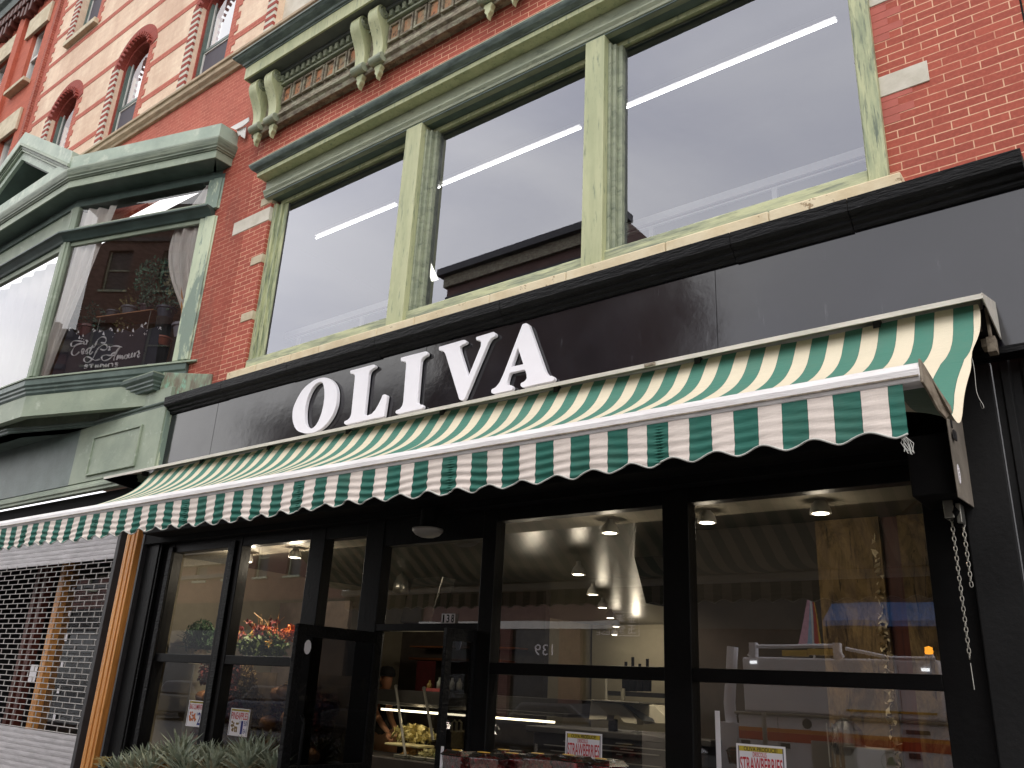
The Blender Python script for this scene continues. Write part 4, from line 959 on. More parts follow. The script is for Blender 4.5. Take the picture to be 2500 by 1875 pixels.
# dome light under the soffit
dx, dz = A(560 + 1265 / 2.613, 1240 + 150 / 2.613, 5.12)
dl = thing('dome_light', 'round unlit white dome light above the open door', 'ceiling light', (dx, 5.12, dz))
MB().lathe([(.001, -.052), (.06, -.047), (.10, -.03), (.128, .0), (.130, .02)], (dx, 5.12, dz), 32).build('diffuser', flat('opal_diffuser', L(186, 182, 176), .35, var=.02), dl, smooth=True)
MB().lathe([(.126, .021), (.126, .03), (.07, .04), (.07, 2.99 - dz)], (dx, 5.12, dz), 32).build('base', 'blkm', dl, smooth=False)
# shutter end plate and chain hoist at the right
ch = thing('chain_hoist', 'shutter chain hoist with two steel chains hanging under the grey end plate', 'chain hoist', (-.84, 5.08, 2.62))
m = MB(); m.prism([(4.83, 2.66), (5.30, 2.69), (5.30, 3.5), (4.80, 3.5), (4.79, 3.1)], 'x', -.815, -.808)
m.build('end_plate', paint('scuffed_grey_plate', L(150, 140, 128), L(126, 118, 108), 5, c3=L(178, 168, 148), s3=6, l3=.6, h3=.72, rough=.5), ch, bevel=.002)
m = MB(); 
for a in range(18):
    w0, w1 = a / 18 * 6.283, (a + 1) / 18 * 6.283
    m.tube([(-.806, 4.90 + .022 * math.cos(w0), 2.80 + .052 * math.sin(w0)), (-.806, 4.90 + .022 * math.cos(w1), 2.80 + .052 * math.sin(w1))], .003, 4)
for dz_ in (.02, 0, -.022): m.tube([(-.806, 4.888, 2.80 + dz_), (-.806, 4.915, 2.80 + dz_ + .012)], .004, 4)
m.build('oval_sticker', 'paper', ch)
MB().box(-1.05, -.818, 4.90, 5.295, 2.70, 3.04).build('motor_box', 'blkm', ch, bevel=.008)
MB().box(-.80, -.79, 4.84, 4.9, 2.98, 3.03).box(-.806, -.80, 4.86, 4.88, 3.05, 3.1).build('clip', 'rail', ch)
m = MB(); m.box(-.93, -.88, 5.05, 5.13, 2.60, 2.699).box(-.87, -.845, 5.05, 5.15, 2.57, 2.68); m.build('sprocket_guard', 'steel', ch, bevel=.004)
MB().lathe([(.001, -.02), (.07, -.02), (.075, 0), (.07, .02), (.001, .02)], (-.87, 5.12, 2.63), 20, 'x').build('sprocket', 'blk', ch)
def chain(x, y, z0, z1, tilt=0):
    mb = MB(); k = 0; z = z0
    while z > z1:
        a = (k % 2) * math.pi / 2; pts = []
        for t in range(11):
            w = t / 10 * 2 * math.pi; lx, lz = .0085 * math.cos(w), .017 * math.sin(w)
            pts.append((x + lx * math.cos(a + .5) + tilt * (z0 - z), y + lx * math.sin(a + .5), z + lz))
        mb.tube(pts, .0026, 5, cap=False); z -= .0265; k += 1
    mb.build('chain', 'chrome', ch, smooth=True)
chain(-.905, 5.10, 2.60, 1.86, .0); chain(-.855, 5.12, 2.57, 2.24, .0)
MB().tube([(-.905, 5.1, 1.85), (-.903, 5.1, 1.72)], .002, 4).build('pull_cord', 'steel', ch)
# ------------------------------------------------------------------ right-hand neighbour
NB = thing('neighbour_building', 'weathered orange brick building at the far right with a black corrugated shutter below', 'building', (.5, 5.2, 0))
m = MB(); wall(m, -.135, 9, 4.5, 14, 5.215, [], .1); m.build('wall', 'orangeR', NB)
m = MB(); m.box(-.142, -.13, 5.2, 5.26, 4.5, 14); m.build('dark_joint', 'blkm', NB)
for z, h in ((6.86, .25), (4.98, .30)): MB().box(-.128 if z > 5 else -.06, .6, 5.20, 5.225, z, z + h).build('stone_block', 'sillst', NB, bevel=.006)
def corr(u, v):
    x = -.62 + u * 3.4; k = (x / .105) % 1
    o = 0 if k < .42 else (-(k - .42) / .1 * .02 if k < .52 else (-.02 if k < .9 else -.02 + (k - .9) / .1 * .02))
    return (x, 5.26 + o, v * 3.53)
MB().grid(corr, 600, 1).build('corrugated_shutter', 'corr', NB)
MB().box(-.859, -.625, 5.24, 5.34, 0, 3.53).build('shutter_guide', 'corr', NB, bevel=.008)
MB().box(-.86, 5, 5.075, 5.20, 3.50, 3.542).build('lintel_flashing', 'blk', NB, bevel=.004)
MB().box(-.26, .9, 5.11, 5.19, 4.53, 4.72).build('fascia_end', 'baypost', NB)
# far-left neighbour
LN = thing('orange_brick_house', 'orange brick building at the far left with cream stone lintels and grey roof cornice', 'building', (-20, 5.2, 0))
lw = [(-18.55, -17.9, 13.60, 15.2), (-18.6, -17.9, 10.5, 12.3), (-20.6, -19.7, 13.3, 15.2), (-20.6, -19.7, 10.3, 12.3)]
m = MB(); wall(m, -26, -17.205, 3, 17.2, 5.2, lw, .2); m.build('wall', 'orange', LN)
MB().box(-17.34, -17.21, 5.13, 5.199, 3, 17).build('pilaster', 'redstain', LN)
m = MB(); m.box(-19.5, -19.15, 5.12, 5.199, 3, 17).build('pilaster', 'orange', LN)
for a, b, z0, z1 in lw:
    MB().box(a - .35, b + .12, 5.14, 5.199, z1 - .06, z1 + .5).build('lintel', 'stone', LN, bevel=.01)
    MB().box(a - .3, b + .02, 5.05, 5.3, z0 - .1, z0 - .002).build('window_sill', 'stone', LN, bevel=.01)
    f = MB(); f.box(a, a + .07, 5.28, 5.36, z0, z1).box(b - .07, b, 5.28, 5.36, z0, z1).box(a + .07, b - .07, 5.28, 5.36, z1 - .07, z1).box(a + .07, b - .07, 5.28, 5.36, z0, z0 + .07).box(a + .07, b - .07, 5.27, 5.35, (z0 + z1) / 2, (z0 + z1) / 2 + .06)
    fo = f.build('window', 'white', LN, bevel=.004)
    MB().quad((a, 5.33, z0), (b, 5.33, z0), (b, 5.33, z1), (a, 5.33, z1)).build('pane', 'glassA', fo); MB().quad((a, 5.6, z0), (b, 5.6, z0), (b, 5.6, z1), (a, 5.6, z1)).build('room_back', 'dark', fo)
m = MB()
for i in range(34):
    x = -25 + i * .22
    if x < -17.6: m.box(x, x + .11, 5.02, 5.199, 15.95 + .12 * math.sin(i * 1.1), 16.35).box(x + .03, x + .19, 4.98, 5.199, 16.2, 16.42)
m.build('corbel_table', 'woodd', LN, bevel=.01)
MB().sweep([(-26, 5.2), (-17.25, 5.2)], [(0, 16.75), (.15, 16.75), (.2, 16.9), (.3, 16.95), (.35, 17.1), (.6, 17.2), (.65, 17.45), (0, 17.6)]).build('roof_cornice', 'roll', LN)
# ------------------------------------------------------------------ security grille next door
GT_ = thing('security_grille', 'roll-down steel security grille with solid slats above and below', 'security shutter', (-12, 5.3, 0))
m = MB(); k = 0; z = .885; x0g, x1g = -17, -10.16
while z < 2.88:
    m.tube([(x0g, 5.30, z), (x1g, 5.30, z)], .0052, 5)
    x = x0g + (0 if k % 2 else .1525)
    while x < x1g: m.box(x - .006, x + .006, 5.296, 5.304, z, z + .0655); x += .305
    z += .0655; k += 1
m.build('grille', 'gmesh', GT_)
def slats(z0, z1, nm):
    mb = MB(); z = z0
    while z < z1:
        mb.prism([(5.305, z), (5.302, z + .003), (5.300, z + .03), (5.302, z + .060), (5.305, z + .062)], 'x', x0g, x1g); z += .0625
    return mb.build(nm, 'galv', GT_)
slats(2.885, 3.5, 'slats'); slats(.0, .87, 'slats')
MB().box(-10.15, -10.08, 5.24, 5.36, 0, 3.5).build('guide_rail', 'rail', GT_, bevel=.004)
MB().box(-17.1, -9.0, 5.1, 5.5, 3.51, 3.69).build('lintel', 'blkm', BLD)
ns = thing('neighbour_entrance', 'timber framed shop entrance seen behind the security grille', 'shop entrance', (-12, 5.8, 0))
m = MB(); m.box(-12.42, -12.28, 5.70, 5.8, 0, 3.4).build('timber_post', 'wood', ns)
for a in (-13.25, -13.02, -10.2): MB().box(a, a + .11, 5.75, 5.85, 0, 3.4).build('timber_post', 'woodd', ns)
MB().quad((-12.27, 5.8, 0), (-10.2, 5.8, 0), (-10.2, 5.8, 3.4), (-12.27, 5.8, 3.4)).build('glass_door', 'glassS', ns)
MB().box(-11.55, -11.15, 5.83, 5.85, .3, 3.2).build('inner_door', flat('grey_door', L(84, 86, 88), .6), ns)
MB().box(-12.75, -12.55, 5.74, 5.745, 1.40, 1.62).build('notice', 'paper', ns)
m = MB()
for i in range(7): xx = -12.15 + .05 * i; zz = 2.6 - i * .33; m.box(xx, xx + .06, 5.78, 5.785, zz, zz + U(.03, .09))
m.build('notice', 'paper', ns)
room('neighbour_room', -17, -9.6, 5.45, 8, 0, 3.5, flat('dim_room', L(52, 50, 52), .9))
# ------------------------------------------------------------------ shop interior
room('shop_room', -9.46, -.95, 5.43, 15.5, 0, 2.93, 'intwall')
struct(MB().quad((-9.45, 5.95, 2.925), (-.96, 5.95, 2.925), (-.96, 15.49, 2.925), (-9.45, 15.49, 2.925)).build('shop_ceiling', 'intceil'))
struct(MB().quad((-9.45, 5.44, 2.92), (-.96, 5.44, 2.92), (-.96, 5.949, 2.92), (-9.45, 5.949, 2.92)).build('front_ceiling', 'frontceil'))
struct(MB().quad((-9.45, 5.44, .004), (-.96, 5.44, .004), (-.96, 15.49, .004), (-9.45, 15.49, .004)).build('shop_floor', 'dark'))
pw = thing('partition', 'rough stripped plywood and plaster partition behind the right-hand pane', 'partition wall', (-2, 6.5, 0))
m = MB(); m.box(-2.08, -1.62, 6.42, 6.5, 0, 2.92).box(-1.50, -.97, 6.44, 6.5, 0, 2.92); m.build('rough_board', 'osb', pw)
MB().box(-1.62, -1.50, 6.47, 6.5, 0, 2.92).build('dark_gap', 'woodd', pw)
m = MB(); leaves(m, (-1.66, 6.42, 1.9), .05, 160, .03, (.6, .3, 18)); m.build('plaster_crust', 'sillst', pw)
MB().box(-3.12, -2.08, 6.44, 6.5, 0, 2.92).build('dark_board', flat('smoked_board', L(44, 36, 31), .7), pw)
def pendant(x, y, z, lab, first=None):
    t = thing('pendant_lamp', lab, 'pendant lamp', (x, y, z), 'spot lamps under the shop ceiling')
    MB().lathe([(.072, 0), (.070, .02), (.055, .06), (.035, .085), (.024, .10), (.022, .13)], (x, y, z), 24).build('lamp_shade', 'white', t, smooth=True)
    MB().lathe([(.001, -.004), (.05, -.002), (.066, .004), (.066, .008)], (x, y, z), 24).build('bulb', 'warm', t, smooth=True)
    MB().tube([(x, y, z + .13), (x, y, z + .11), (x, y, 2.92)], .016, 8).build('stem', 'white', t)
    return t
p0 = pendant(-2.648, 5.75, 2.83, 'lit white spot lamp at the top centre of the right-hand pane')
P3 = {}
def cp(x, y, z, lab): q = dup(p0, (x, y, z), lab); return q
cp(-3.477, 5.75, 2.81, 'lit white spot lamp at the top left inside the middle pane'); p_ = cp(-1.818, 5.75, 2.83, 'lit white spot lamp at the top right, in front of the rough partition')
cp(-7.356, 5.75, 2.815, 'lit white spot lamp above the autumn flower arrangement'); cp(-8.19, 5.75, 2.81, 'lit white spot lamp partly hidden by the post left of the flowers')
ladd = ['nearest', 'second', 'third', 'fourth', 'fifth', 'farthest']
for i, (q, Yd) in enumerate(zip([(1412, 1403), (1447, 1452), (1471, 1484), (1490, 1509), (1504, 1530), (1500, 1550)], (7.05, 8.57, 9.95, 11.3, 12.8, 14.5))):
    a = A(*q, Yd); cp(a[0], Yd, a[1], ladd[i] + ' lit spot lamp in the row running to the back of the shop')
def lamp(nm, loc, e, col=(1, .86, .66), r=.06):
    l = bpy.data.lights.new(nm, 'SPOT' if nm == 'spot_light' else 'POINT'); l.energy = e; l.color = col; l.shadow_soft_size = r
    if nm == 'spot_light': l.spot_size = math.radians(125); l.spot_blend = .7
    o = bpy.data.objects.new(nm, l); COL.objects.link(o); o.location = loc
for x, e, e2 in ((-2.65, 2, 10), (-3.48, 4, 80), (-1.82, 2.5, 14), (-7.36, 20, 60), (-8.19, 24, 50)): lamp('lamp_light', (x, 5.75, 2.76), e); lamp('spot_light', (x, 5.75, 2.76), e2)
for q, Yd in zip([(1412, 1403), (1471, 1484), (1504, 1530)], (7.05, 9.95, 12.8)):
    a = A(*q, Yd); lamp('lamp_light', (a[0], Yd, a[1] - .06), 3.5)
tag(MB().box(-9.4, -6.6, 14.9, 15.0, 0, 2.92).build('white_partition', flat('warm_white_board', L(200, 192, 170), .7, var=.03), None), 'pale lit partition wall at the back of the shop behind the scale', 'partition wall')
lamp('lamp_light', (-7.9, 14.0, 2.55), 14)
# hanging dark duct panel
P = [AP(x, y, 7.6) for x, y in ((1533, 1275), (1660, 1275), (1660, 1486), (1583, 1474))]
t = MB().prism([(p.x, p.z) for p in P], 'y', 7.55, 7.72).build('duct', 'blkm', None); tag(t, 'dark slanted duct panel hanging from the shop ceiling', 'duct')
# deli counter
DC = thing('deli_counter', 'glass fronted deli counter lit by a light strip with trays of food', 'deli counter', (-6.6, 7.3, 0))
def Q(x, y, Yd): a = A(880 + x / 4.2, 1480 + y / 4.2, Yd); return V((a[0], Yd, a[1]))
m = MB(); a = Q(95, 1530, 7.0); m.box(a.x - .6, -4.9, 7.0, 7.6, 0, a.z); m.build('cabinet', flat('dark_cabinet', L(52, 48, 48), .5), DC, bevel=.01)
zt_ = Q(200, 1000, 7.5).z
m = MB(); m.box(a.x - .6, -4.9, 7.35, 7.75, zt_, zt_ + .03).box(a.x - .6, -4.9, 7.6, 7.75, zt_ + .03, Q(600, 870, 7.6).z); m.build('upper_shelf', flat('grey_shelf', L(62, 60, 58), .4), DC, bevel=.004)
m = MB(); m.box(a.x - .3, -5.1, 7.4, 7.42, Q(200, 1052, 7.4).z - .012, Q(200, 1052, 7.4).z + .008); m.build('light_strip', 'ledw', DC)
for (x0_, y0_, x1_, y1_) in ((365, 830, 462, 1540), (652, 850, 745, 1380), (1130, 880, 1165, 1100)):
    b0, b1 = Q(x0_, y0_, 7.3), Q(x1_, y1_, 7.0); MB().tube([b0, b1], .016, 8).lathe([(.001, -.01), (.02, -.01), (.022, .02), (.001, .03)], tuple(b0), 10).build('strut', 'steel', DC)
b0, b1 = Q(150, 900, 7.32), Q(150, 1540, 7.02)
MB().add([(b0.x - .5, 7.32, b0.z), (-4.9, 7.32, b0.z), (-4.9, 7.03, b1.z), (b0.x - .5, 7.03, b1.z)], [(0, 1, 2, 3)]).build('sneeze_guard', 'glassC', DC)
zc0 = a.z + .005
foods = [(L(196, 150, 82), 'golden_food'), (L(206, 196, 140), 'pasta_salad'), (L(96, 112, 50), 'green_salad'), (L(170, 110, 60), 'roast_food')]
for i in range(9):
    xx = -6.95 + i * .24; c, nm = foods[i % 4]
    MB().box(xx, xx + .21, 7.08, 7.5, zc0, zc0 + .03).build('tray', 'steel', DC, bevel=.004)
    b = MB(); leaves(b, (xx + .105, 7.29, zc0 + .05), .1, 150, .03, (1, 1.8, .45)); b.build('food', flat(nm, c, .7, var=.25), DC)
m = MB(); p = Q(245, 1395, 7.2); p2 = Q(600, 1460, 7.2); m.box(p.x, p2.x, 7.2, 7.45, p2.z, p.z); tag(m.build('tub', flat('cream_tub', L(206, 194, 150), .5, var=.05), None, bevel=.01), 'cream coloured food tub on the deli counter', 'food tub')
p = Q(480, 1290, 7.45); b = MB(); leaves(b, (p.x + .08, 7.5, p.z - .02), .22, 420, .035, (1.6, .6, .45)); 
tag(b.build('pasta_heap', flat('pale_pasta', L(214, 200, 138), .6, var=.2), None), 'heap of pale pasta in the lit deli case', 'food')
for i, (xx, yy) in enumerate(((1015, 1170), (1155, 1160), (965, 1170))):
    p = Q(xx, yy, 6.9); z0 = Q(xx, 1290, 6.9).z
    mb = MB(); mb.tube([(p.x - .03, 6.9, z0), (p.x - .03, 6.9, p.z - .02), (p.x, 6.9, p.z), (p.x + .03, 6.9, p.z - .02), (p.x + .03, 6.9, z0)], .01, 6)
    tag(mb.build('cane_loop', flat('pale_cane', L(196, 186, 140), .6), None), ['looped pale basket handle just right of the door leaf', 'looped pale basket handle nearest the black post', 'looped pale basket handle partly behind the narrow door leaf'][i], 'basket handle', 'basket handles by the deli counter')
m = MB(); p = Q(945, 1275, 7.0); p2 = Q(1165, 1480, 7.0); m.box(p.x, p2.x, 6.98, 7.2, p2.z, p.z); tag(m.build('basket', flat('wicker_basket', L(150, 134, 84), .8, var=.3, scale=40), None, bevel=.01), 'wicker basket of packets at the right end of the deli counter', 'basket')
for i, (x0_, x1_, y_, c) in enumerate(((930, 985, 735, L(190, 190, 180)), (1005, 1040, 740, L(180, 176, 160)), (800, 830, 730, L(150, 160, 150)), (840, 868, 770, L(205, 200, 190)), (700, 720, 760, L(150, 130, 70)))):
    p = Q(x0_, y_, 7.7); p2 = Q(x1_, 860, 7.7); MBo = MB().lathe([(.03, 0), (.032, (p.z - p2.z) * .6), (.014, (p.z - p2.z) * .8), (.014, p.z - p2.z)], (p.x + .02, 7.7, p2.z), 12)
    tag(MBo.build('bottle', flat('bottle_plastic', c, .3), None, smooth=True), ['fat white bottle right of the narrow door leaf', 'slimmer off-white bottle beside the fat white one', 'grey green bottle above the pink tray', 'bright white bottle at the end of the pink tray', 'small mustard bottle at the left of the shelf row'][i], 'bottle', 'bottles on the counter shelf')
m = MB(); p = Q(655, 860, 7.65); p2 = Q(865, 845, 7.65); m.box(p.x, p2.x, 7.62, 7.7, p.z - .01, p.z + .025); tag(m.build('pink_tray', flat('pink_tray', L(176, 84, 84), .5), None), 'pink tray on the deli shelf', 'tray')
m = MB(); m.box(-8.9, -7.2, 9.2, 9.5, 1.95, 1.98).box(-8.9, -7.0, 9.2, 9.5, 2.12, 2.14); tag(m.build('wall_shelf', flat('copper_shelf', L(140, 86, 52), .4, .4), None), 'copper coloured shelves behind the deli counter', 'shelf')
p = Q(640, 560, 8.6); m = MB(); m.box(p.x - .1, p.x + .2, 8.6, 8.64, p.z - .45, p.z); tag(m.build('apron', flat('dark_red_cloth', L(86, 22, 26), .9), None), 'dark red apron hanging behind the deli counter', 'apron')
p = Q(1165, 730, 7.8); m = MB(); m.box(p.x - .08, p.x + .08, 7.8, 7.83, p.z - .08, p.z + .08); tag(m.build('red_notice', flat('red_card', L(150, 36, 40), .6), None), 'small red notice beside the door post', 'notice')
m = MB(); m.box(-9.5, -6.8, 9.6, 9.7, 0, 2.9); tag(m.build('back_partition', flat('dim_partition', L(70, 62, 56), .9), None), 'dim brown partition behind the deli counter', 'partition wall')
# person behind the counter
PS = thing('person', 'person in black cap and T-shirt reaching bare forearms down over the deli counter', 'person', (-8.0, 8.1, 0))
def skin(nm, verts, edges, mat, parent, root=0, sub=2):
    me = bpy.data.meshes.new(nm); me.from_pydata([v[0] for v in verts], edges, []); o = bpy.data.objects.new(nm, me); COL.objects.link(o)
    s = o.modifiers.new('skin', 'SKIN'); s.use_smooth_shade = True
    for i, v in enumerate(me.skin_vertices[0].data): r = verts[i][1]; v.radius = r if isinstance(r, tuple) else (r, r); v.use_root = (i == root)
    b = o.modifiers.new('sub', 'SUBSURF'); b.levels = b.render_levels = sub
    dg = bpy.context.evaluated_depsgraph_get(); dg.update(); me2 = bpy.data.meshes.new_from_object(o.evaluated_get(dg))
    bpy.data.objects.remove(o)
    o = bpy.data.objects.new(nm, me2); COL.objects.link(o); w = WL[parent.name]
    for v in me2.vertices: v.co -= w
    for p in me2.polygons: p.use_smooth = True
    me2.materials.clear(); me2.materials.append(mat); o.parent = parent; return o
skm = flat('skin', L(196, 140, 108), .5, var=.06); blkc = flat('black_cotton', L(18, 18, 20), .9)
eL, hL = Q(150, 1120, 7.78), Q(290, 1300, 7.62); eR, hR = Q(265, 1060, 7.85), Q(370, 1275, 7.62)
hd = Q(250, 735, 7.9)
sv = [((-8.25, 8.25, .95), (.16, .12)), ((-8.24, 8.22, 1.15), (.15, .11)), ((-8.22, 8.12, 1.38), (.17, .11)), ((-8.2, 8.02, 1.50), (.06, .06)), ((hd.x, 7.95, 1.56), (.055, .055)), ((hd.x, 7.93, hd.z), (.085, .10)), ((hd.x, 7.94, hd.z + .09), (.07, .08)),
      ((-8.42, 8.08, 1.43), .055), (tuple(eL + V((-.04, .05, .02))), .042), (tuple((eL + hL) / 2), .038), (tuple(hL), .026),
      ((-8.02, 8.06, 1.43), .055), (tuple(eR + V((-.02, .05, .02))), .042), (tuple((eR + hR) / 2), .037), (tuple(hR), .026),
      ((-8.33, 8.25, .85), .09), ((-8.34, 8.2, .48), .065), ((-8.34, 8.25, .08), .045), ((-8.15, 8.25, .85), .09), ((-8.14, 8.2, .48), .065), ((-8.14, 8.25, .08), .045)]
ed = [(0, 1), (1, 2), (2, 3), (3, 4), (4, 5), (5, 6), (2, 7), (7, 8), (8, 9), (9, 10), (2, 11), (11, 12), (12, 13), (13, 14), (0, 15), (15, 16), (16, 17), (0, 18), (18, 19), (19, 20)]
skin('body', sv, ed, skm, PS)
for h_, sgn in ((hL, -1), (hR, 1)):
    mb = MB()
    mb.tube([h_, h_ + V((.03, -.02, -.03)), h_ + V((.055, -.04, -.055))], [.026, .036, .032], 10, flat=.6)
    for k in range(4):
        b0 = h_ + V((.05 + .004 * k, -.05 + .018 * k, -.055)); L_ = [.055, .065, .062, .048][k]
        mb.tube([b0, b0 + V((.02, -.006, -.03)) * (L_ / .06), b0 + V((.022, -.002, -.06)) * (L_ / .06)], [.0095, .009, .007], 6)
    b0 = h_ + V((.02, -.055, -.03)); mb.tube([b0, b0 + V((.03, -.012, -.02)), b0 + V((.05, -.008, -.045))], [.011, .01, .008], 6)
    mb.build('hand', skm, PS, smooth=True)
tv = [(v[0], tuple(q * 1.12 + .012 for q in (v[1] if isinstance(v[1], tuple) else (v[1], v[1])))) for v in sv[:3]] + [(sv[3][0], (.075, .07)), (sv[7][0], (.075, .075)), (tuple(V(sv[7][0]).lerp(V(sv[8][0]), .6)), (.062, .062)), (sv[11][0], (.075, .075)), (tuple(V(sv[11][0]).lerp(V(sv[12][0]), .6)), (.062, .062))]
skin('shirt', tv, [(0, 1), (1, 2), (2, 3), (2, 4), (4, 5), (2, 6), (6, 7)], blkc, PS)
mb = MB(); mb.lathe([(.108, .02), (.110, .06), (.10, .10), (.06, .135), (.001, .145)], (hd.x, 7.93, hd.z + .0), 18); mb.box(hd.x - .07, hd.x + .07, 7.72, 7.85, hd.z + .02, hd.z + .03); mb.build('cap', blkc, PS, smooth=False)
mb = MB()
for sx in (-.032, .032): mb.lathe([(.001, -.006), (.011, 0), (.001, .006)], (hd.x + sx, 7.838, hd.z - .005), 8, 'y')
mb.build('eyes', 'blkm', PS); mb = MB(); mb.tube([(hd.x, 7.84, hd.z), (hd.x, 7.815, hd.z - .035), (hd.x, 7.84, hd.z - .042)], [.008, .014, .008], 6); mb.tube([(hd.x - .022, 7.846, hd.z - .065), (hd.x + .022, 7.846, hd.z - .065)], .005, 5)
mb.build('nose_and_mouth', skm, PS, smooth=True)
# weighing scale on its counter
SCL = thing('weighing_scale', 'off white weighing scale with a sloping keypad behind the middle pane', 'scale', (-3.9, 6.3, 1.38))
def zsc(x, y): return (1380 + x / 6.506, 1620 + y / 6.506)
def sc_poly(pts, y0, y1, nm, mat, bev=.008): return MB().prism([A(*zsc(*q), 6.3) for q in pts], 'y', y0, y1).build(nm, mat, SCL, bevel=bev)
offw = flat('ivory_plastic', L(206, 200, 180), .5, var=.04)
sc_poly([(410, 600), (430, 590), (880, 640), (1130, 880), (1130, 975), (930, 950), (830, 830), (670, 815), (650, 900), (365, 905)], 6.3, 6.42, 'housing', offw)
sc_poly([(430, 592), (1290, 655), (1490, 855), (1470, 960), (1150, 960), (900, 650)], 6.421, 6.7, 'housing', offw)
kp = MB()
a0, a1 = A(*zsc(905, 655), 6.3), A(*zsc(1330, 935), 6.3)
kp.add([(a0[0], 6.30, a0[1] + .008), (a0[0] + .06, 6.30, a0[1] + .004), (a1[0], 6.45, a1[1] + .004), (a1[0] - .06, 6.3, a1[1] + .008)], [(0, 1, 2, 3)])
kp.build('keypad', flat('dark_keypad', L(58, 62, 68), .3), SCL)
sc_poly([(380, 575), (600, 580), (1220, 620), (1220, 640), (420, 590)], 6.25, 6.7, 'weighing_plate', 'steel', .003)
MB().box(-3.9, -3.84, 6.45, 6.5, 1.0, A(*zsc(365, 905), 6.3)[1] + .02).build('foot', 'blkm', SCL)
m = MB(); m.box(-4.6, -2.9, 6.25, 6.9, 1.28, 1.33).box(-4.55, -2.95, 6.3, 6.9, 0, 1.28); tag(m.build('checkout_counter', flat('charcoal_counter', L(60, 58, 58), .5), None, bevel=.008), 'charcoal checkout counter carrying the weighing scale', 'counter')
m = MB()
for i in range(26): m.box(-4.5 + U(0, 1.4), -4.4 + U(0, 1.4), 6.22, 6.24, .75 + i * .02, .757 + i * .02)
tag(m.build('magazine_rack', 'steel', None), 'rack of stacked flat packets below the weighing scale', 'rack')
for i, (xx, yy, w_, h_, c, lab, ct) in enumerate(((1480, 1688, .012, .36, L(200, 196, 180), 'thin pale tube standing behind the weighing scale', 'tube'), (1521, 1700, .02, .13, L(150, 146, 130), 'short translucent cylinder behind the weighing scale', 'cylinder'))):
    a = A(xx, yy, 6.8); MB_ = MB().lathe([(w_, -h_ / 2), (w_, h_ / 2)], (a[0], 6.8, a[1]), 12); tag(MB_.build('tube', flat('pale_tube', c, .3), None), lab, ct)
for i, (xx, h_) in enumerate(((1528, .26), (1545, .30), (1562, .24), (1581, .28))):
    a = A(xx, 1688, 7.2); o = MB().lathe([(.035, 0), (.037, h_ * .55), (.014, h_ * .75), (.014, h_)], (a[0], 7.2, a[1]), 14).build('bottle', 'blkm', None, smooth=True)
    tag(o, ['leftmost dark bottle behind the scale', 'tallest dark bottle behind the scale, second from the left', 'shortest dark bottle behind the scale', 'rightmost dark bottle behind the scale'][i], 'bottle', 'dark bottles behind the scale')
a = A(1520, 1688, 7.2); b = A(1600, 1688, 7.2); tag(MB().box(a[0] - .1, b[0] + .3, 7.1, 7.35, a[1] - .04, a[1] - .001).build('bottle_shelf', 'dark', None), 'dark shelf carrying the dark bottles behind the scale', 'shelf')
# plants and flowers inside the left panes
F = thing('fern', 'deep green potted fern on the ledge of the far left shop pane', 'plant', (-8.1, 5.85, 1.78))
fx, fz = A(483, 1585, 5.85)
m = MB()
for i in range(70):
    a = U(0, 6.283); el = U(.0, 1.35); ln = U(.24, .40); pts = []
    for k in range(7):
        t = k / 6; pts.append(V((fx + math.cos(a) * math.cos(el) * ln * t, 5.85 + math.sin(a) * .6 * math.cos(el) * ln * t, fz + math.sin(el) * ln * t * (1.1 - .35 * t))))
    m.tube(pts, .0025, 4)
    for k in range(1, 7):
        for q in range(2):
            p = pts[k - 1].lerp(pts[k], q * .5); dd = (pts[k] - pts[k - 1]).normalized(); sd = dd.cross(V((.2, .5, 1))).normalized(); w_ = .075 * (1.15 - k / 7)
            for s_ in (-1, 1): m.add([p, p + sd * s_ * w_ + dd * .02, p + dd * .034], [(0, 1, 2)])
leaves(m, (fx, 5.85, fz + .12), .27, 800, .02, (1, .5, .75), 3.2, .6)
m.build('fronds', 'green', F)
MB().lathe([(.08, -.16), (.11, 0), (.10, 0)], (fx, 5.85, fz), 14).build('pot', 'sillst', F)
FL = thing('flower_arrangement', 'autumn arrangement of orange, red and yellow blooms over green leaves beside the open door', 'flower arrangement', (-7.4, 5.85, 1.8))
bx0, bz0 = A(643, 1572, 5.85)
m = MB(); leaves(m, (bx0, 5.85, bz0 - .02), .36, 1300, .032, (1.05, .5, .42)); m.build('leaves', flat('olive_leaves', L(92, 112, 52), .6, var=.4, scale=25), FL)
for c, n_, sp, dz_ in ((L(190, 96, 46), 200, (1.0, .5, .42), .06), (L(120, 34, 30), 150, (.9, .5, .35), .12), (L(216, 170, 70), 120, (1.1, .5, .4), .04), (L(120, 60, 90), 90, (.8, .4, .4), .10)):
    m = MB()
    for k in range(n_ // 10):
        p = (bx0 + U(-1, 1) * .34 * sp[0], 5.83 + U(-.12, .12), bz0 + dz_ + U(-.6, 1) * .1); leaves(m, p, .035, 14, .022, (1, 1, 1))
    m.build('blossoms', flat('bloom', c, .6, var=.2), FL)
m = MB()
for i in range(14): x = bx0 + U(-.35, .4); m.tube([(x, 5.85, bz0), (x + U(-.08, .08), 5.85, bz0 + U(.15, .26)), (x + U(-.14, .14), 5.83, bz0 + U(.2, .32))], .003, 4)
m.build('twigs', flat('gold_twig', L(196, 150, 90), .6), FL)
x, z = A(716, 1545, 5.8)
m = MB(); leaves(m, (x - .05, 5.8, z), .09, 120, .03, (1, .5, 1)); m.build('blossoms', flat('bright_orange_bloom', L(240, 130, 40), .6), FL)
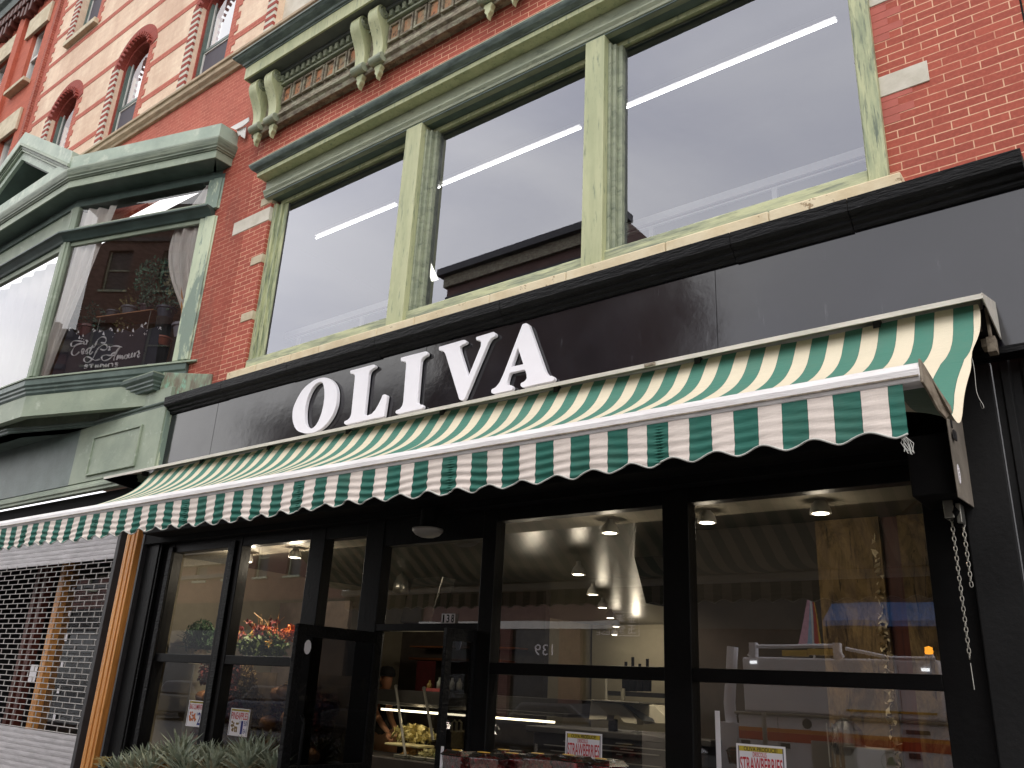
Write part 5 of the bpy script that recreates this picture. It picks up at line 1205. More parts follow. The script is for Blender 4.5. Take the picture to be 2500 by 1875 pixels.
for (xa, xb, lab) in ((-9.0, -7.95, 'bushy display of dried grasses and gourds filling the far left lower pane'), (-7.75, -6.6, 'bushy display of dried grasses and gourds behind the pineapple price card')):
    D = thing('dried_display', lab, 'dried flower display', ((xa + xb) / 2, 6.0, .3))
    m = MB(); cx = (xa + xb) / 2
    for k in range(9): leaves(m, (U(xa + .25, xb - .1), U(5.9, 6.1), U(.8, 1.62)), .26, 620, .02, (1, .4, .9), 4)
    m.build('dried_grass', flat('straw', L(168, 138, 90), .9, var=.45, scale=14), D)
    m = MB()
    for k in range(7): leaves(m, (U(xa + .1, xb - .1), 5.9, U(.9, 1.65)), .14, 260, .028, (1, .4, 1), 2)
    m.build('dried_grass', flat('rust_foliage', L(120, 50, 40), .9, var=.4), D)
    m = MB()
    for k in range(9):
        c_ = (U(xa + .2, xb - .15), 5.85, U(.85, 1.5)); rr = U(.06, .11); m.lathe([(.001, -rr * .9), (rr * .8, -rr * .5), (rr, 0), (rr * .8, rr * .5), (.001, rr * .8)], c_, 12)
    m.build('gourds', flat('gourd', L(160, 110, 66), .6, var=.4), D, smooth=True)
    MB().box(xa + .1, xb, 5.8, 6.3, .02, .5).build('plinth', 'dark', D); MB().box(xa + .2, xb, 6.18, 6.2, .5, 1.66).build('backing', flat('moss_backing', L(78, 62, 42), .9, var=.4), D)
    MB().tube([(xa + .33 if xa < -8 else xb - .12, 5.62, .3), (xa + .33 if xa < -8 else xb - .12, 5.62, 1.70)], .012, 8).build('stand_rod', 'steel', D)
tag(MB().box(-8.99, -7.7, 6.9, 6.95, 0, 2.5).build('rear_screen', flat('brown_screen', L(104, 92, 84), .9), None), 'dim brown screen behind the flower arrangement', 'screen')
# stainless hood seen through the transom
m = MB(); P = [AP(560 + x / 2.613, 1240 + y / 2.613, 8.2) for x, y in ((1215, 350), (1390, 415), (1300, 735), (1100, 735))]
m.prism([(p.x, p.z) for p in P], 'y', 8.15, 8.4); hdm = m.build('extractor', flat('smoked_steel', L(88, 86, 82), .25, .7, var=.2), None, bevel=.02); tag(hdm, 'tilted stainless extractor box seen through the transom pane', 'extractor')
for i, q in enumerate(((1095, 490), (880, 360))):
    p = AP(560 + q[0] / 2.613, 1240 + q[1] / 2.613, 7.6)
    t = MB().lathe([(.10, -.1), (.09, .0), (.06, .1), (.02, .13), (.008, .16), (.008, 2.92 - p.z)], (p.x, 7.6, p.z), 18).build('glass_shade', 'steel', None, smooth=True)
    tag(t, ['steel hanging shade seen through the transom pane', 'steel hanging shade seen left of the door post'][i], 'pendant shade', 'steel shades over the deli')
lamp('lamp_light', (-5.6, 7.6, 2.3), 12); lamp('case_light', (-6.9, 7.3, 1.36), 1.6, (1, .8, .5), .04); lamp('case_light', (-6.2, 7.3, 1.38), 1.6, (1, .8, .5), .04)
# ------------------------------------------------------------------ price cards
def card(x0, x1, z0, z1, y, lines, lab, pic, picbox, price, tilt=0, stick=False):
    t = thing('price_card', lab, 'price card', ((x0 + x1) / 2, y, z0), 'paper price cards in the windows')
    w, h = x1 - x0, z1 - z0
    X = lambda u: x0 + w * u
    Z = lambda v: z0 + h * v
    MB().box(x0, x1, y, y + .002, z0, z1).build('card', 'paper', t)
    m = MB()
    for q in ((.04, .06, .03, .97), (.94, .96, .03, .97)): m.box(X(q[0]), X(q[1]), y - .0006, y, Z(q[2]), Z(q[3]))
    m.build('border', flat('grey_print', L(96, 96, 110), .6), t)
    MB().box(X(.06), X(.94), y - .0006, y, Z(.90), Z(.97)).build('header_band', flat('yellow_print', L(214, 190, 60), .6), t)
    for s, a, b, c, d, mt in lines: text('wording', s, X(a), X(b), Z(c), Z(d), y - .0012, mt, t, bold=.012)
    m = MB()
    for k in range(26): a, b = U(picbox[0], picbox[1]), U(picbox[2], picbox[3]); r = .045; m.add([(X(a + r * math.cos(i * 1.047) * .9), y - .0008 - k * .00001, Z(b + r * math.sin(i * 1.047))) for i in range(6)], [tuple(range(6))])
    m.build('picture', flat('printed_fruit', pic, .6, var=.35, scale=60), t)
    for s, a, b, c, d, mt in price: text('price', s, X(a), X(b), Z(c), Z(d), y - .0012, mt, t, bold=.01)
    if stick: MB().tube([((x0 + x1) / 2, y + .006, .9), ((x0 + x1) / 2, y + .006, z0 + .05)], .005, 5).build('stake', 'steel', t)
    return t
RD = flat('red_print', L(200, 40, 52), .6, var=.04); BL = flat('blue_print', L(34, 44, 130), .6, var=.04); BK = flat('black_print', L(24, 24, 24), .6)
YC = 4.86
def cardpx(pl, pr, Yc, hh, **k):
    a, b = A(*pl, Yc), A(*pr, Yc); return dict(x0=a[0], x1=b[0], z0=a[1] - hh, z1=a[1], y=Yc)
straw = lambda: ([('OLIVA PRODUCE!', .16, .84, .905, .965, BK), ('DRISCOLLS', .34, .62, .83, .895, RD), ('STRAWBERRIES', .07, .93, .62, .82, RD)], [('$', .56, .61, .42, .54, BL), ('1', .63, .76, .08, .56, BL), ('00', .79, .91, .36, .56, BL), ('EA', .79, .91, .10, .28, BL)])
l, p = straw()
card(**cardpx((1381, 1785), (1470, 1790), YC, .36), lines=l, lab='strawberries price card standing behind the clear punnets below the middle pane', pic=L(190, 50, 44), picbox=(.12, .48, .30, .50), price=p, stick=True)
l, p = straw()
card(**cardpx((1797, 1814), (1917, 1822), YC - .1, .36), lines=l, lab='strawberries price card in front of the right-hand pane', pic=L(190, 60, 44), picbox=(.12, .48, .30, .50), price=p, stick=True)
card(**cardpx((463, 1709), (507, 1713), 5.345, .245), lines=[('OLIVA PRODUCE', .14, .86, .905, .96, BK), ('BAG CLEMENTINES', .08, .93, .66, .86, RD)], lab='bag clementines price card on the far left shop pane', pic=L(226, 120, 50), picbox=(.14, .50, .18, .54), price=[('$', .54, .58, .45, .55, BL), ('2', .60, .76, .08, .56, BL), ('99', .79, .92, .38, .56, BL), ('EA', .79, .92, .12, .28, BL)])
card(**cardpx((565, 1728), (612, 1731), 5.345, .245), lines=[('OLIVA PRODUCE', .14, .86, .905, .96, BK), ('PINEAPPLES', .08, .92, .60, .86, RD)], lab='pineapples price card on the pane left of the open door', pic=L(150, 120, 70), picbox=(.14, .50, .16, .50), price=[('$', .54, .58, .45, .55, BL), ('1', .62, .73, .08, .56, BL), ('50', .77, .92, .38, .56, BL), ('EA', .77, .92, .12, .28, BL)])
a = A(1745, 1735, 5.0); tag(MB().box(a[0], a[0] + .03, 5.0, 5.003, a[1] - .42, a[1]).build('blank_card', 'paper', None), 'edge-on white card strip at the left of the right-hand pane', 'card')
a = A(1080, 1822, 4.8); tag(MB().box(a[0] - .012, a[0] + .012, 4.8, 4.803, a[1] - .3, a[1]).build('price_strip', 'paper', None), 'narrow white price strip at the foot of the narrow door leaf', 'card')
# ------------------------------------------------------------------ pineapples outside
def pineapple():
    t = thing('pineapple', 'pineapple with a spiky grey green crown', 'pineapple', (0, 0, 0), 'pineapples stacked under the left shop panes')
    m = MB()
    for i in range(34):
        a = i * 2.4; k = i / 34; el = .30 + k * 1.1; ln = .09 + .13 * math.sin(.5 + k * 2.2); w_ = .019
        o_ = .03 * (1 - k); pts = []
        d = V((math.cos(a) * math.cos(el), math.sin(a) * math.cos(el), math.sin(el))); sd = V((-math.sin(a), math.cos(a), 0)); b = V((math.cos(a) * o_, math.sin(a) * o_, .0 + .03 * k))
        curl = V((math.cos(a), math.sin(a), -.5)) * .025
        p1, p2, p3 = b, b + d * ln * .55 + curl * .2, b + d * ln + curl
        up = d.cross(sd).normalized() * .006
        m.add([p1 - sd * w_, p1 + up * -1, p1 + sd * w_, p2 - sd * w_ * .8, p2 - up, p2 + sd * w_ * .8, p3], [(0, 1, 4, 3), (1, 2, 5, 4), (3, 4, 6), (4, 5, 6)])
    m.build('crown', CRM, t)
    m = MB(); m.lathe([(.02, .0), (.055, -.02), (.07, -.07), (.072, -.12), (.06, -.18), (.03, -.2)], (0, 0, 0), 16); m.build('fruit', PFM, t, smooth=False)
    return t
CRM = paint('pineapple_leaf', L(166, 174, 154), L(120, 132, 114), 14, c3=L(196, 198, 176), s3=20, l3=.58, h3=.7, rough=.6)
PFM = paint('pineapple_skin', L(170, 120, 50), L(110, 84, 40), 30, rough=.7, bstr=.8)
pn = pineapple(); WL[pn.name] = V((0, 0, 0)); first = True
rows = [(4.62, [(285, 1872), (330, 1862), (378, 1866), (425, 1858), (470, 1868), (520, 1860), (565, 1869), (612, 1858), (655, 1866)]), (4.9, [(350, 1846), (400, 1838), (445, 1826), (492, 1842), (540, 1846), (590, 1840), (640, 1846)])]
k = 0
ordn = ['leftmost', 'second', 'third', 'fourth', 'fifth', 'sixth', 'seventh', 'eighth', 'rightmost']
for ri, (Yp, xs_) in enumerate(rows):
    for i, q in enumerate(xs_):
        a = A(q[0], q[1] + 24, Yp + U(-.05, .05)); o = pn if k == 0 else dup(pn, (0, 0, 0))
        o.location = (a[0], Yp + U(-.05, .05), a[1]); o.rotation_euler = (U(-.2, .2), U(-.2, .2), U(0, 6.28)); o.scale = [U(1.0, 1.25)] * 3
        nm = ordn[i] if i < len(xs_) - 1 else 'rightmost'
        o['label'] = nm + (' pineapple crown from the left in the front row' if ri == 0 else ' pineapple crown from the left in the back row') if nm not in ('leftmost', 'rightmost') else nm + (' pineapple crown of the front row' if ri == 0 else ' pineapple crown of the back row'); k += 1
tag(MB().box(-7.9, -5.75, 4.45, 5.15, 0, .62).build('produce_crate', 'wood', None, bevel=.01), 'low wooden produce stand carrying the pineapples', 'stand')
m = MB()
gx, gz = A(255, 1860, 4.6)
for i in range(30): m.tube([(gx, 4.6, gz - .05), (gx + U(-.07, .07), 4.6 + U(-.05, .05), gz + U(-.02, .05)), (gx + U(-.12, .12), 4.6 + U(-.07, .07), gz + U(-.05, .05))], [.004, .003, .001], 4)
tag(m.build('straw_tuft', flat('pale_straw', L(190, 170, 110), .8), None), 'tuft of pale straw at the left end of the pineapples', 'straw')
# ------------------------------------------------------------------ strawberry punnets
def mk_clear():
    m_ = NT('clear_plastic'); fr = m_.n('ShaderNodeFresnel'); fr.inputs[0].default_value = 1.55
    t = m_.n('ShaderNodeBsdfTransparent'); t.inputs[0].default_value = (.9, .9, .9, 1); g = m_.n('ShaderNodeBsdfGlossy'); g.inputs[1].default_value = .12
    mx = m_.n('ShaderNodeMixShader'); m_.l(m_.math('ADD', m_.math('MULTIPLY', fr.outputs[0], 1.6), .12), mx.inputs[0]); m_.l(t.outputs[0], mx.inputs[1]); m_.l(g.outputs[0], mx.inputs[2]); m_.l(mx.outputs[0], m_.out.inputs[0]); return m_.m
CLR = mk_clear(); BER = flat('strawberry_red', L(190, 34, 36), .35, var=.35, scale=30); YEL = flat('yellow_sticker', L(226, 176, 50), .5)
def punnet():
    t = thing('strawberry_punnet', 'clear plastic punnet of strawberries', 'fruit punnet', (0, 0, 0), 'strawberry punnets on the stand outside')
    w, d, h = .095, .07, .085
    MB().add([(-w * .85, -d * .85, 0), (w * .85, -d * .85, 0), (w * .85, d * .85, 0), (-w * .85, d * .85, 0), (-w, -d, h), (w, -d, h), (w, d, h), (-w, d, h)], [(0, 3, 2, 1), (0, 1, 5, 4), (1, 2, 6, 5), (2, 3, 7, 6), (3, 0, 4, 7)]).build('tub', CLR, t)
    MB().add([(-w - .008, -d - .008, h), (w + .008, -d - .008, h), (w + .008, d + .008, h), (-w - .008, d + .008, h), (-w * .8, -d * .8, h + .028), (w * .8, -d * .8, h + .028), (w * .8, d * .8, h + .028), (-w * .8, d * .8, h + .028)], [(4, 5, 6, 7), (0, 1, 5, 4), (1, 2, 6, 5), (2, 3, 7, 6), (3, 0, 4, 7)]).tube([(-w, -d, h), (w, -d, h), (w, d, h), (-w, d, h), (-w, -d, h)], .004, 5).build('lid', CLR, t)
    m = MB()
    for i in range(30):
        x, y, z = U(-w * .75, w * .75), U(-d * .7, d * .7), U(.02, h); r = U(.016, .022); a = U(0, 6.28)
        m.lathe([(.001, -r * 1.3), (r * .6, -r * .6), (r, .2 * r), (r * .7, .8 * r), (.001, r)], (x, y, z), 8)
    m.build('strawberries', BER, t, smooth=True)
    MB().prism([(-.035 + .035 * math.cos(i / 14 * 6.283) * 1.2, .022 * math.sin(i / 14 * 6.283)) for i in range(14)], 'z', h + .0285, h + .03).build('sticker', YEL, t)
    return t
pu = punnet(); k = 0
pl = [((1122, 1866), 4.30, 'punnet of strawberries nearest the door leaf, leftmost of the front group'), ((1192, 1873), 4.25, 'second strawberry punnet from the left with a yellow oval sticker'), ((1262, 1874), 4.45, 'third strawberry punnet from the left in the row'), ((1325, 1876), 4.40, 'fourth strawberry punnet, just left of the price card'), ((1398, 1882), 4.22, 'strawberry punnet overlapping the bottom left of the price card'), ((1240, 1864), 4.62, 'rear strawberry punnet behind the second and third'), ((1478, 1892), 4.3, 'rightmost strawberry punnet below the price card')]
for q, Yp, lab in pl:
    a = A(q[0], q[1], Yp); o = pu if k == 0 else dup(pu, (0, 0, 0)); o.location = (a[0], Yp, a[1] - .035); o.rotation_euler = (0, 0, U(-.25, .25)); o['label'] = lab; k += 1
tag(MB().box(-4.1, -2.5, 4.05, 4.8, 0, A(1122, 1875, 4.3)[1] - .115).build('produce_stand', 'dark', None, bevel=.01), 'dark produce stand carrying the strawberry punnets', 'stand')
# white container, plastic bag and straws behind the right pane
t = thing('cup_rack', 'clear bag of plastic cups and four upright straws behind the right-hand pane', 'cups', (-2.2, 5.7, 1.1))
a = A(2060, 1800, 5.7); m = MB()
m.lathe([(.08, -.1), (.11, -.04), (.10, .04), (.05, .09), (.02, .11)], (a[0], 5.75, a[1]), 18); m.build('clear_bag', CLR, t)
m = MB()
for k in range(4): b = A(2018 + k * 12.5, 1765, 5.7); m.tube([(b[0], 5.7, b[1]), (b[0] + .004, 5.7, b[1] - .25)], .004, 6)
m.build('straw', 'white', t); a = A(2062, 1822, 5.7); MB().box(a[0], a[0] + .24, 5.68, 5.9, a[1] - .4, a[1]).build('white_box', 'white', t, bevel=.006)
# ------------------------------------------------------------------ upper room behind the plate windows
room('upper_room', -9.0, -.5, 5.37, 10.5, 4.88, 7.32, flat('dark_upper_room', L(70, 68, 72), .9))
def tube_light(x0, x1, y, z, lab):
    t = thing('fluorescent_light', lab, 'strip light', ((x0 + x1) / 2, y, z), 'lit strip lights in the upper room')
    MB().tube([(x0, y, z), (x1, y, z)], .009, 10).build('tube', 'tube', t, smooth=True)
    MB().box(x0, x1, y - .03, y + .03, z + .03, z + .08).build('fitting', 'white', t)
YT = 6.15
for (p, q, lab) in (((771, 583), (968, 500), 'long lit fluorescent tube seen through the left plate window'), ((1050, 467), (1074, 456), 'short stub of lit tube at the left edge of the centre plate window'), ((1080, 453), (1418, 312), 'long lit fluorescent tube seen through the centre plate window'), ((1520, 271), (2042, 46), 'longest lit fluorescent tube, seen through the right plate window')):
    a, b = A(*p, YT), A(*q, YT); tube_light(a[0], b[0], YT, 6.0 + (a[1] + b[1]) / 2 - 6.0, lab)
P = [AP(x, y, 7.2) for x, y in ((1034, 624), (1042, 622), (1068, 681), (1053, 686))]
tl = MB().prism([(p.x, p.z) for p in P], 'y', 7.2, 7.22).build('panel_light', emit('warm_panel', (1, .96, .84, 1), 3), None); tag(tl, 'short warm lit ceiling panel low in the left of the centre plate window', 'strip light')
for i, (p, q, h_) in enumerate((((700, 803), (945, 744), .11), ((1525, 537), (2122, 368), .13))):
    a, b = A(*p, 5.75), A(*q, 5.75)
    t = thing('window_guard', ['white rail inside the bottom of the left plate window', 'white rail inside the bottom of the right plate window'][i], 'rail', (a[0], 5.75, 4.9))
    zt2 = (a[1] + b[1]) / 2
    m = MB(); m.box(a[0], b[0] + .1, 5.74, 5.76, zt2 - .075, zt2).box(a[0], b[0] + .1, 5.74, 5.76, zt2 - .12, zt2 - .105); m.build('rail', 'white', t)
    m = MB(); x = a[0] + .25
    while x < b[0]: m.box(x, x + .04, 5.735, 5.765, 4.9, zt2 - .12); x += 1.1
    m.build('baluster', 'white', t)
# ------------------------------------------------------------------ across the street
OY = -16.0
def opp(nm, lab, x0, x1, h, mat, cols, floors, z0=6.4, fh=3.4, corn=True, wcol='dark'):
    t = thing(nm, lab, 'building', ((x0 + x1) / 2, OY, 0))
    ww = (x1 - x0) / cols; holes = []
    for f in range(floors):
        for c in range(cols): cx = x0 + ww * (c + .5); holes.append((cx - .55, cx + .55, z0 + f * fh, z0 + f * fh + 1.9))
    # face looks towards +y
    m = MB(); wall(m, x0, x1, 0, h, OY, [(a, b, c, d) for a, b, c, d in holes], -.25); m.build('wall', mat, t)
    MB().box(x0, x1, OY - 9, OY - .26, 0, h).build('wall', mat, t)
    for a, b, c, d in holes:
        w_ = MB().box(a, a + .07, OY - .2, OY - .14, c, d).box(b - .07, b, OY - .2, OY - .14, c, d).box(a + .07, b - .07, OY - .2, OY - .14, (c + d) / 2, (c + d) / 2 + .06).box(a - .08, b + .08, OY - .12, OY + .08, c - .1, c - .001).build('window', 'sash', t)
        MB().quad((a, OY - .2, c), (b, OY - .2, c), (b, OY - .2, d), (a, OY - .2, d)).build('pane', 'rail', w_)
    if corn:
        MB().box(x0 - .3, x1 + .3, OY - .3, OY + .5, h - .25, h + .1).build('cornice', 'rail', t); MB().box(x0 - .1, x1 + .1, OY - .3, OY + .2, h - .8, h - .251).build('frieze', 'flaky', t); MB().box(x0, x1, OY - .2, OY + .12, h - 1.5, h - 1.3).build('string_course', 'rail', t)
    return t
ob = opp('red_brick_block', 'tall dark red building with a heavy cornice across the street', -25.3, -15.6, 20.4, 'maroon', 4, 4)
opp('brown_brick_block', 'brown brick building across the street, left of the tall dark red one', -38, -25.35, 14.5, 'opp', 5, 3)
opp('low_brick_shop', 'low brick shop across the street opposite the right-hand pane', -15.55, 4, 8.4, 'opp', 7, 1)
opp('long_brick_row', 'long low brick row far to the left across the street', -62, -38.05, 8.0, 'opp', 9, 1)
opp('pale_block', 'pale low building across the street at the far right', 4.1, 26, 7.8, 'stone', 8, 1)
M['dgl'] = flat('dark_shop_glass', L(26, 27, 30), .2)
sf = thing('opposite_shopfront', 'white banded dark shopfront across the street with number 139', 'shopfront', (-19, OY + .3, 0))
MB().box(-25.2, -15.7, OY + .02, OY + .2, 3.82, 4.1).build('white_band', 'white', sf); MB().box(-61.9, 3.9, OY + .01, OY + .06, 0, 3.81).build('dark_front', 'dgl', sf); MB().box(-15.6, 3.9, OY + .01, OY + .12, 3.811, 5.2).build('dark_sign_band', 'dark', sf); MB().box(-61.9, -25.2, OY + .01, OY + .12, 3.811, 5.2).build('dark_sign_band', 'dark', sf)
for x in (-21.3, -18.1, -24.6): MB().box(x, x + .9, OY + .07, OY + .25, 0, 3.81).build('brick_pier', 'opp', sf)
text('number', '139', -19.35, -18.5, 2.88, 3.25, OY + .075, 'paper', sf, mirror=True)
x0_, z0_ = -16.4, 3.83
text('wording', 'NESE', -16.6, -15.75, 3.62, 3.80, OY + .1, 'paper', sf, mirror=True)
text('wording', '\u91d1', -15.35, -15.02, 4.02, 4.30, OY + .13, 'paper', sf, mirror=True); text('wording', '\u7389', -15.35, -15.02, 3.66, 3.94, OY + .13, 'paper', sf, mirror=True)
text('wording', '\u6eff', -15.8, -15.45, 4.02, 4.30, OY + .13, 'paper', sf, mirror=True); text('wording', '\u5802', -15.8, -15.45, 3.66, 3.94, OY + .13, 'paper', sf, mirror=True)
MB().tube([(-15.9, OY + .13, 3.58), (-14.9, OY + .13, 3.58), (-14.9, OY + .13, 4.38), (-15.9, OY + .13, 4.38), (-15.9, OY + .13, 3.58)], .018, 6).build('stamp_border', 'paper', sf)
def car(x, lab, c):
    t = thing('parked_car', lab, 'car', (x, -10.4, -.15), 'cars parked across the street')
    MB().prism([(x - 2.2, .15), (x - 2.25, .62), (x - 1.5, .80), (x + 1.6, .86), (x + 2.2, .78), (x + 2.25, .15)], 'y', -11.3, -9.5).build('body', flat('car_paint', c, .55, var=.05), t, bevel=.08)
    MB().prism([(x - 1.3, .80), (x - .7, 1.32), (x + .9, 1.36), (x + 1.7, .84)], 'y', -11.15, -9.65).build('cabin', 'rail', t, bevel=.08)
    for wx in (-1.4, 1.4):
        for wy in (-11.15, -9.65): MB().lathe([(.001, -.1), (.32, -.1), (.33, .1), (.001, .1)], (x + wx, wy, .18), 20, 'y').build('wheel', 'blkm', t)
for i, (x, lab, c) in enumerate(((-32.5, 'black car parked across the street, far left', L(20, 20, 22)), (-26.8, 'dark blue car parked across the street', L(26, 32, 52)), (-21.2, 'charcoal car parked across the street', L(44, 44, 46)), (-38.4, 'dark green car at the left end of the parked row', L(24, 38, 30)), (-14.5, 'dark grey car parked across the street nearest the low shop', L(34, 34, 38)))): car(x, lab, c)
bl = thing('blue_awning', 'blue shop awning across the street', 'awning', (-6, OY + .3, 3.8))
MB().prism([(OY + .02, 4.6), (OY + 1.1, 3.95), (OY + 1.1, 3.8), (OY + .02, 3.8)], 'x', -8.3, -2.2).build('canopy', flat('blue_canvas', L(48, 96, 150), .7), bl)
fg = thing('hanging_flag', 'slim flag striped pale pink, light blue and red hanging across the street', 'flag', (-8.4, -14, 3.2))
for i, (c, nm) in enumerate(((L(222, 170, 190), 'pink_stripe'), (L(150, 190, 215), 'blue_stripe'), (L(176, 40, 40), 'red_stripe'), (L(214, 180, 50), 'yellow_stripe'))):
    w_ = [.26, .2, .14, .05]; s0 = sum(w_[:i]); MB().prism([(-8.73 + s0, 3.2), (-8.73 + s0 + w_[i], 3.2), (-8.35 + (s0 + w_[i]) * .2, 4.6), (-8.35 + s0 * .2, 4.6)], 'y', -14.01 - i * .003, -14.0 - i * .003).build('stripe', flat(nm, c, .7), fg)
MB().tube([(-8.3, -14.02, 2.4), (-8.3, -14.02, 4.7)], .03, 8).build('pole', 'white', fg)
# utility truck parked behind the photographer
TK = thing('utility_truck', 'white utility truck with orange stripes, roof rack and amber beacon parked in the street', 'truck', (-4.2, -3.5, -.15))
TY = -2.5
whp = flat('truck_white', L(226, 226, 232), .3, var=.03); org = flat('stripe_red_orange', L(196, 76, 40), .4, var=.03); yor = flat('stripe_amber', L(216, 136, 50), .4, var=.03)
MB().box(-5.67, -2.70, TY - 2.2, TY, .35, 1.44).build('body', whp, TK, bevel=.02)
MB().box(-5.60, -2.76, TY - 2.1, TY - .08, 1.48, 2.28).build('upper_body', whp, TK, bevel=.03)
MB().box(-5.72, -2.66, TY - 2.25, TY + .03, 1.441, 1.479).build('ledge', 'steel', TK, bevel=.008)
MB().box(-5.668, -2.702, TY + .001, TY + .004, 1.21, 1.265).build('stripe', yor, TK); MB().box(-5.668, -2.702, TY + .001, TY + .004, 1.09, 1.209).build('stripe', org, TK)
m = MB()
for x in (-5.56, -4.95, -3.17): m.box(x - .07, x + .07, TY + .001, TY + .02, 1.0, 1.07)
for i in range(1): m.lathe([(.001, 0), (.07, 0), (.07, .015), (.001, .015)], (-4.61, TY, 1.35), 16, 'y')
m.box(-3.25, -2.95, TY + .001, TY + .02, 1.31, 1.36); m.build('latch', 'rail', TK)
m = MB(); m.box(-5.46, -5.36, TY - .08, TY - .06, 2.18, 2.22).box(-2.98, -2.88, TY - .08, TY - .06, 2.13, 2.17); m.build('marker_light', emit('marker_white', (1, 1, 1, 1), 5), TK)
m = MB(); m.tube([(-5.5, TY - .12, 2.30), (-5.42, TY - .12, 2.44), (-4.15, TY - .12, 2.46), (-4.05, TY - .12, 2.3)], .03, 8); m.tube([(-4.0, TY - .1, 2.42), (-3.4, TY - .1, 2.3), (-2.8, TY - .1, 2.3)], .025, 8).box(-5.48, -5.38, TY - .2, TY - .08, 2.28, 2.5).box(-4.18, -4.08, TY - .2, TY - .08, 2.28, 2.5); m.build('roof_rack', whp, TK)
m = MB(); m.box(-5.0, -4.62, TY - .3, TY - .2, 2.31, 2.40).box(-4.6, -4.2, TY - .3, TY - .2, 2.33, 2.42); m.build('yellow_ladder', flat('yellow_fibreglass', L(206, 170, 60), .5), TK)
MB().lathe([(.05, 0), (.055, .03), (.05, .09), (.001, .11)], (-2.88, TY - .15, 2.36), 16).build('beacon', emit('amber_beacon', (1, .36, .03, 1), 7), TK, smooth=True)
MB().box(-2.93, -2.83, TY - .2, TY - .1, 2.28, 2.355).build('beacon_base', whp, TK)
m = MB(); m.tube([(-5.90, TY - .3, .9), (-5.93, TY - .3, 1.6), (-5.84, TY - .3, 2.45)], .09, 10).box(-6.1, -5.75, TY - .5, TY - .1, .4, 1.3); m.build('crane_arm', whp, TK)
m = MB()
for i in range(20): a, b = i / 20 * 6.283, (i + 1) / 20 * 6.283; m.tube([(-3.48 + .13 * math.cos(a), TY + .003, .93 + .13 * math.sin(a)), (-3.48 + .13 * math.cos(b), TY + .003, .93 + .13 * math.sin(b))], .006, 4)
m.prism([(-3.55, .90), (-3.41, .90), (-3.44, .96), (-3.46, 1.0), (-3.50, 1.0), (-3.52, .96)], 'y', TY + .001, TY + .006); m.build('green_emblem', flat('green_print', L(50, 100, 60), .5), TK)
for x in (-5.0, -1.5):
    for y in (TY - .2, TY - 2.0):
        w_ = MB().lathe([(.2, -.12), (.40, -.12), (.42, -.08), (.42, .08), (.40, .12), (.2, .12)], (x, y, .27), 26, 'y').build('wheel', 'blkm', TK); MB().lathe([(.001, -.1), (.2, -.1), (.2, .1), (.001, .1)], (x, y, .27), 18, 'y').build('rim', 'steel', w_)
MB().prism([(-2.55, .35), (-2.55, 2.2), (-1.6, 2.2), (-1.2, 1.45), (-.3, 1.3), (-.2, .35)], 'y', TY - 2.1, TY - .05).build('cab', whp, TK, bevel=.05)
MB().prism([(-2.35, 1.45), (-2.35, 2.05), (-1.7, 2.05), (-1.4, 1.45)], 'y', TY - .049, TY - .04).build('side_window', 'rail', TK)
m = MB(); m.box(-5.05, -5.045, TY + .001, TY + .004, .4, 1.43).box(-3.95, -3.945, TY + .001, TY + .004, .4, 1.43).box(-3.3, -3.295, TY - .079, TY - .076, 1.5, 2.2); m.build('panel_gap', 'rail', TK)
MB().box(-4.05, -2.9, TY - .079, TY - .07, 1.93, 1.95).box(-4.05, -2.85, TY - .079, TY - .07, 1.56, 1.59).build('yellow_trim', flat('yellow_trim', L(200, 160, 50), .5), TK)
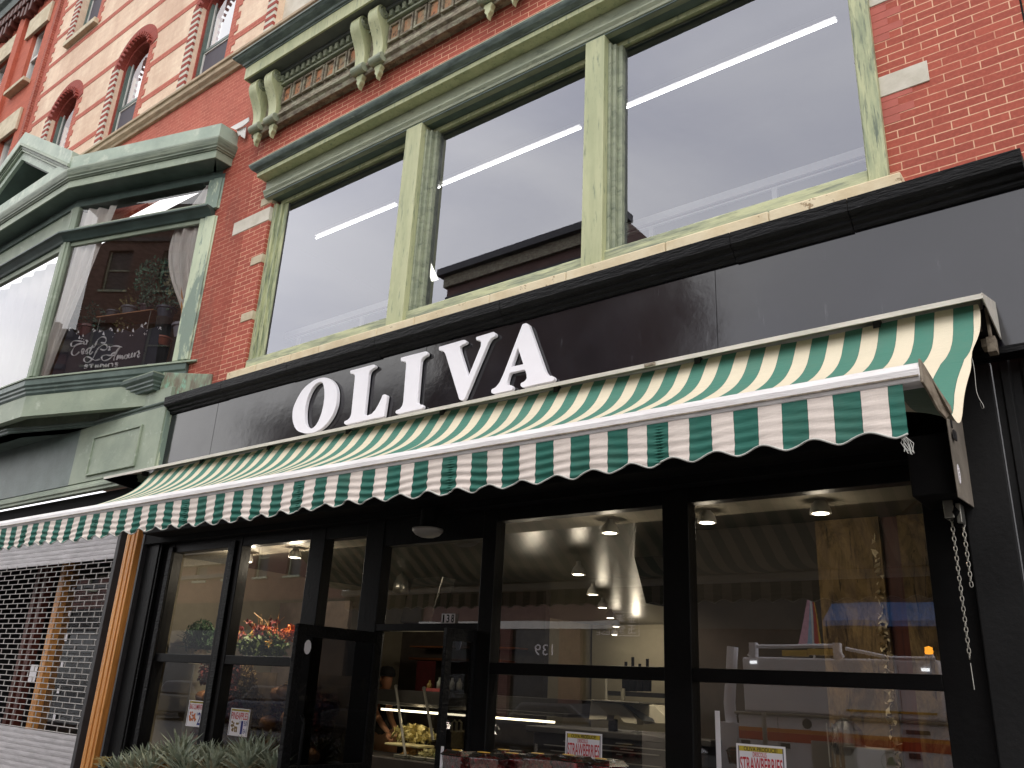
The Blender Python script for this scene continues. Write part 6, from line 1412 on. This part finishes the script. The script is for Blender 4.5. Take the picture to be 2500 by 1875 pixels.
# ------------------------------------------------------------------ light
w = bpy.data.worlds.new('World'); sc.world = w; w.use_nodes = True; nt = w.node_tree; nt.nodes.clear()
out = nt.nodes.new('ShaderNodeOutputWorld'); bg = nt.nodes.new('ShaderNodeBackground'); sky = nt.nodes.new('ShaderNodeTexSky')
sky.sky_type = 'NISHITA'; sky.sun_disc = False; SE, SR = math.radians(52), math.radians(140)
sky.sun_elevation = SE; sky.sun_rotation = SR; sky.dust_density = 3
tc = nt.nodes.new('ShaderNodeTexCoord'); mp = nt.nodes.new('ShaderNodeMapping'); mp.inputs['Scale'].default_value = (1, 1, 2.2)
ns_ = nt.nodes.new('ShaderNodeTexNoise'); ns_.inputs['Scale'].default_value = 2.4; ns_.inputs['Detail'].default_value = 6; ns_.inputs['Roughness'].default_value = .5; ns_.inputs['Distortion'].default_value = .6
cr = nt.nodes.new('ShaderNodeValToRGB'); cr.color_ramp.elements[0].position = .30; cr.color_ramp.elements[1].position = .64
K = 24
cr.color_ramp.elements[0].color = (.70, .70, .76, 1); cr.color_ramp.elements[1].color = (1.02, 1.0, .98, 1)
sc_n = nt.nodes.new('ShaderNodeVectorMath'); sc_n.operation = 'SCALE'; sc_n.inputs['Scale'].default_value = K
mx = nt.nodes.new('ShaderNodeMix'); mx.data_type = 'RGBA'; mx.inputs[0].default_value = .92
nt.links.new(tc.outputs['Generated'], mp.inputs[0]); nt.links.new(mp.outputs[0], ns_.inputs['Vector']); nt.links.new(ns_.outputs[0], cr.inputs[0]); nt.links.new(cr.outputs[0], sc_n.inputs[0])
nt.links.new(sky.outputs[0], mx.inputs[6]); nt.links.new(sc_n.outputs[0], mx.inputs[7]); nt.links.new(mx.outputs[2], bg.inputs[0]); nt.links.new(bg.outputs[0], out.inputs[0])
bg.inputs[1].default_value = .1
sl = bpy.data.lights.new('sun', 'SUN'); sl.energy = .9; sl.angle = math.radians(24); sl.color = (1, .96, .9)
so = bpy.data.objects.new('sun', sl); COL.objects.link(so)
# sun stands behind the photographer, high over the street
az = math.radians(140)
sd = V((math.sin(az) * math.cos(SE), math.cos(az) * math.cos(SE), math.sin(SE)))
so.rotation_euler = sd.to_track_quat('Z', 'Y').to_euler(); so.location = (0, -5, 20)
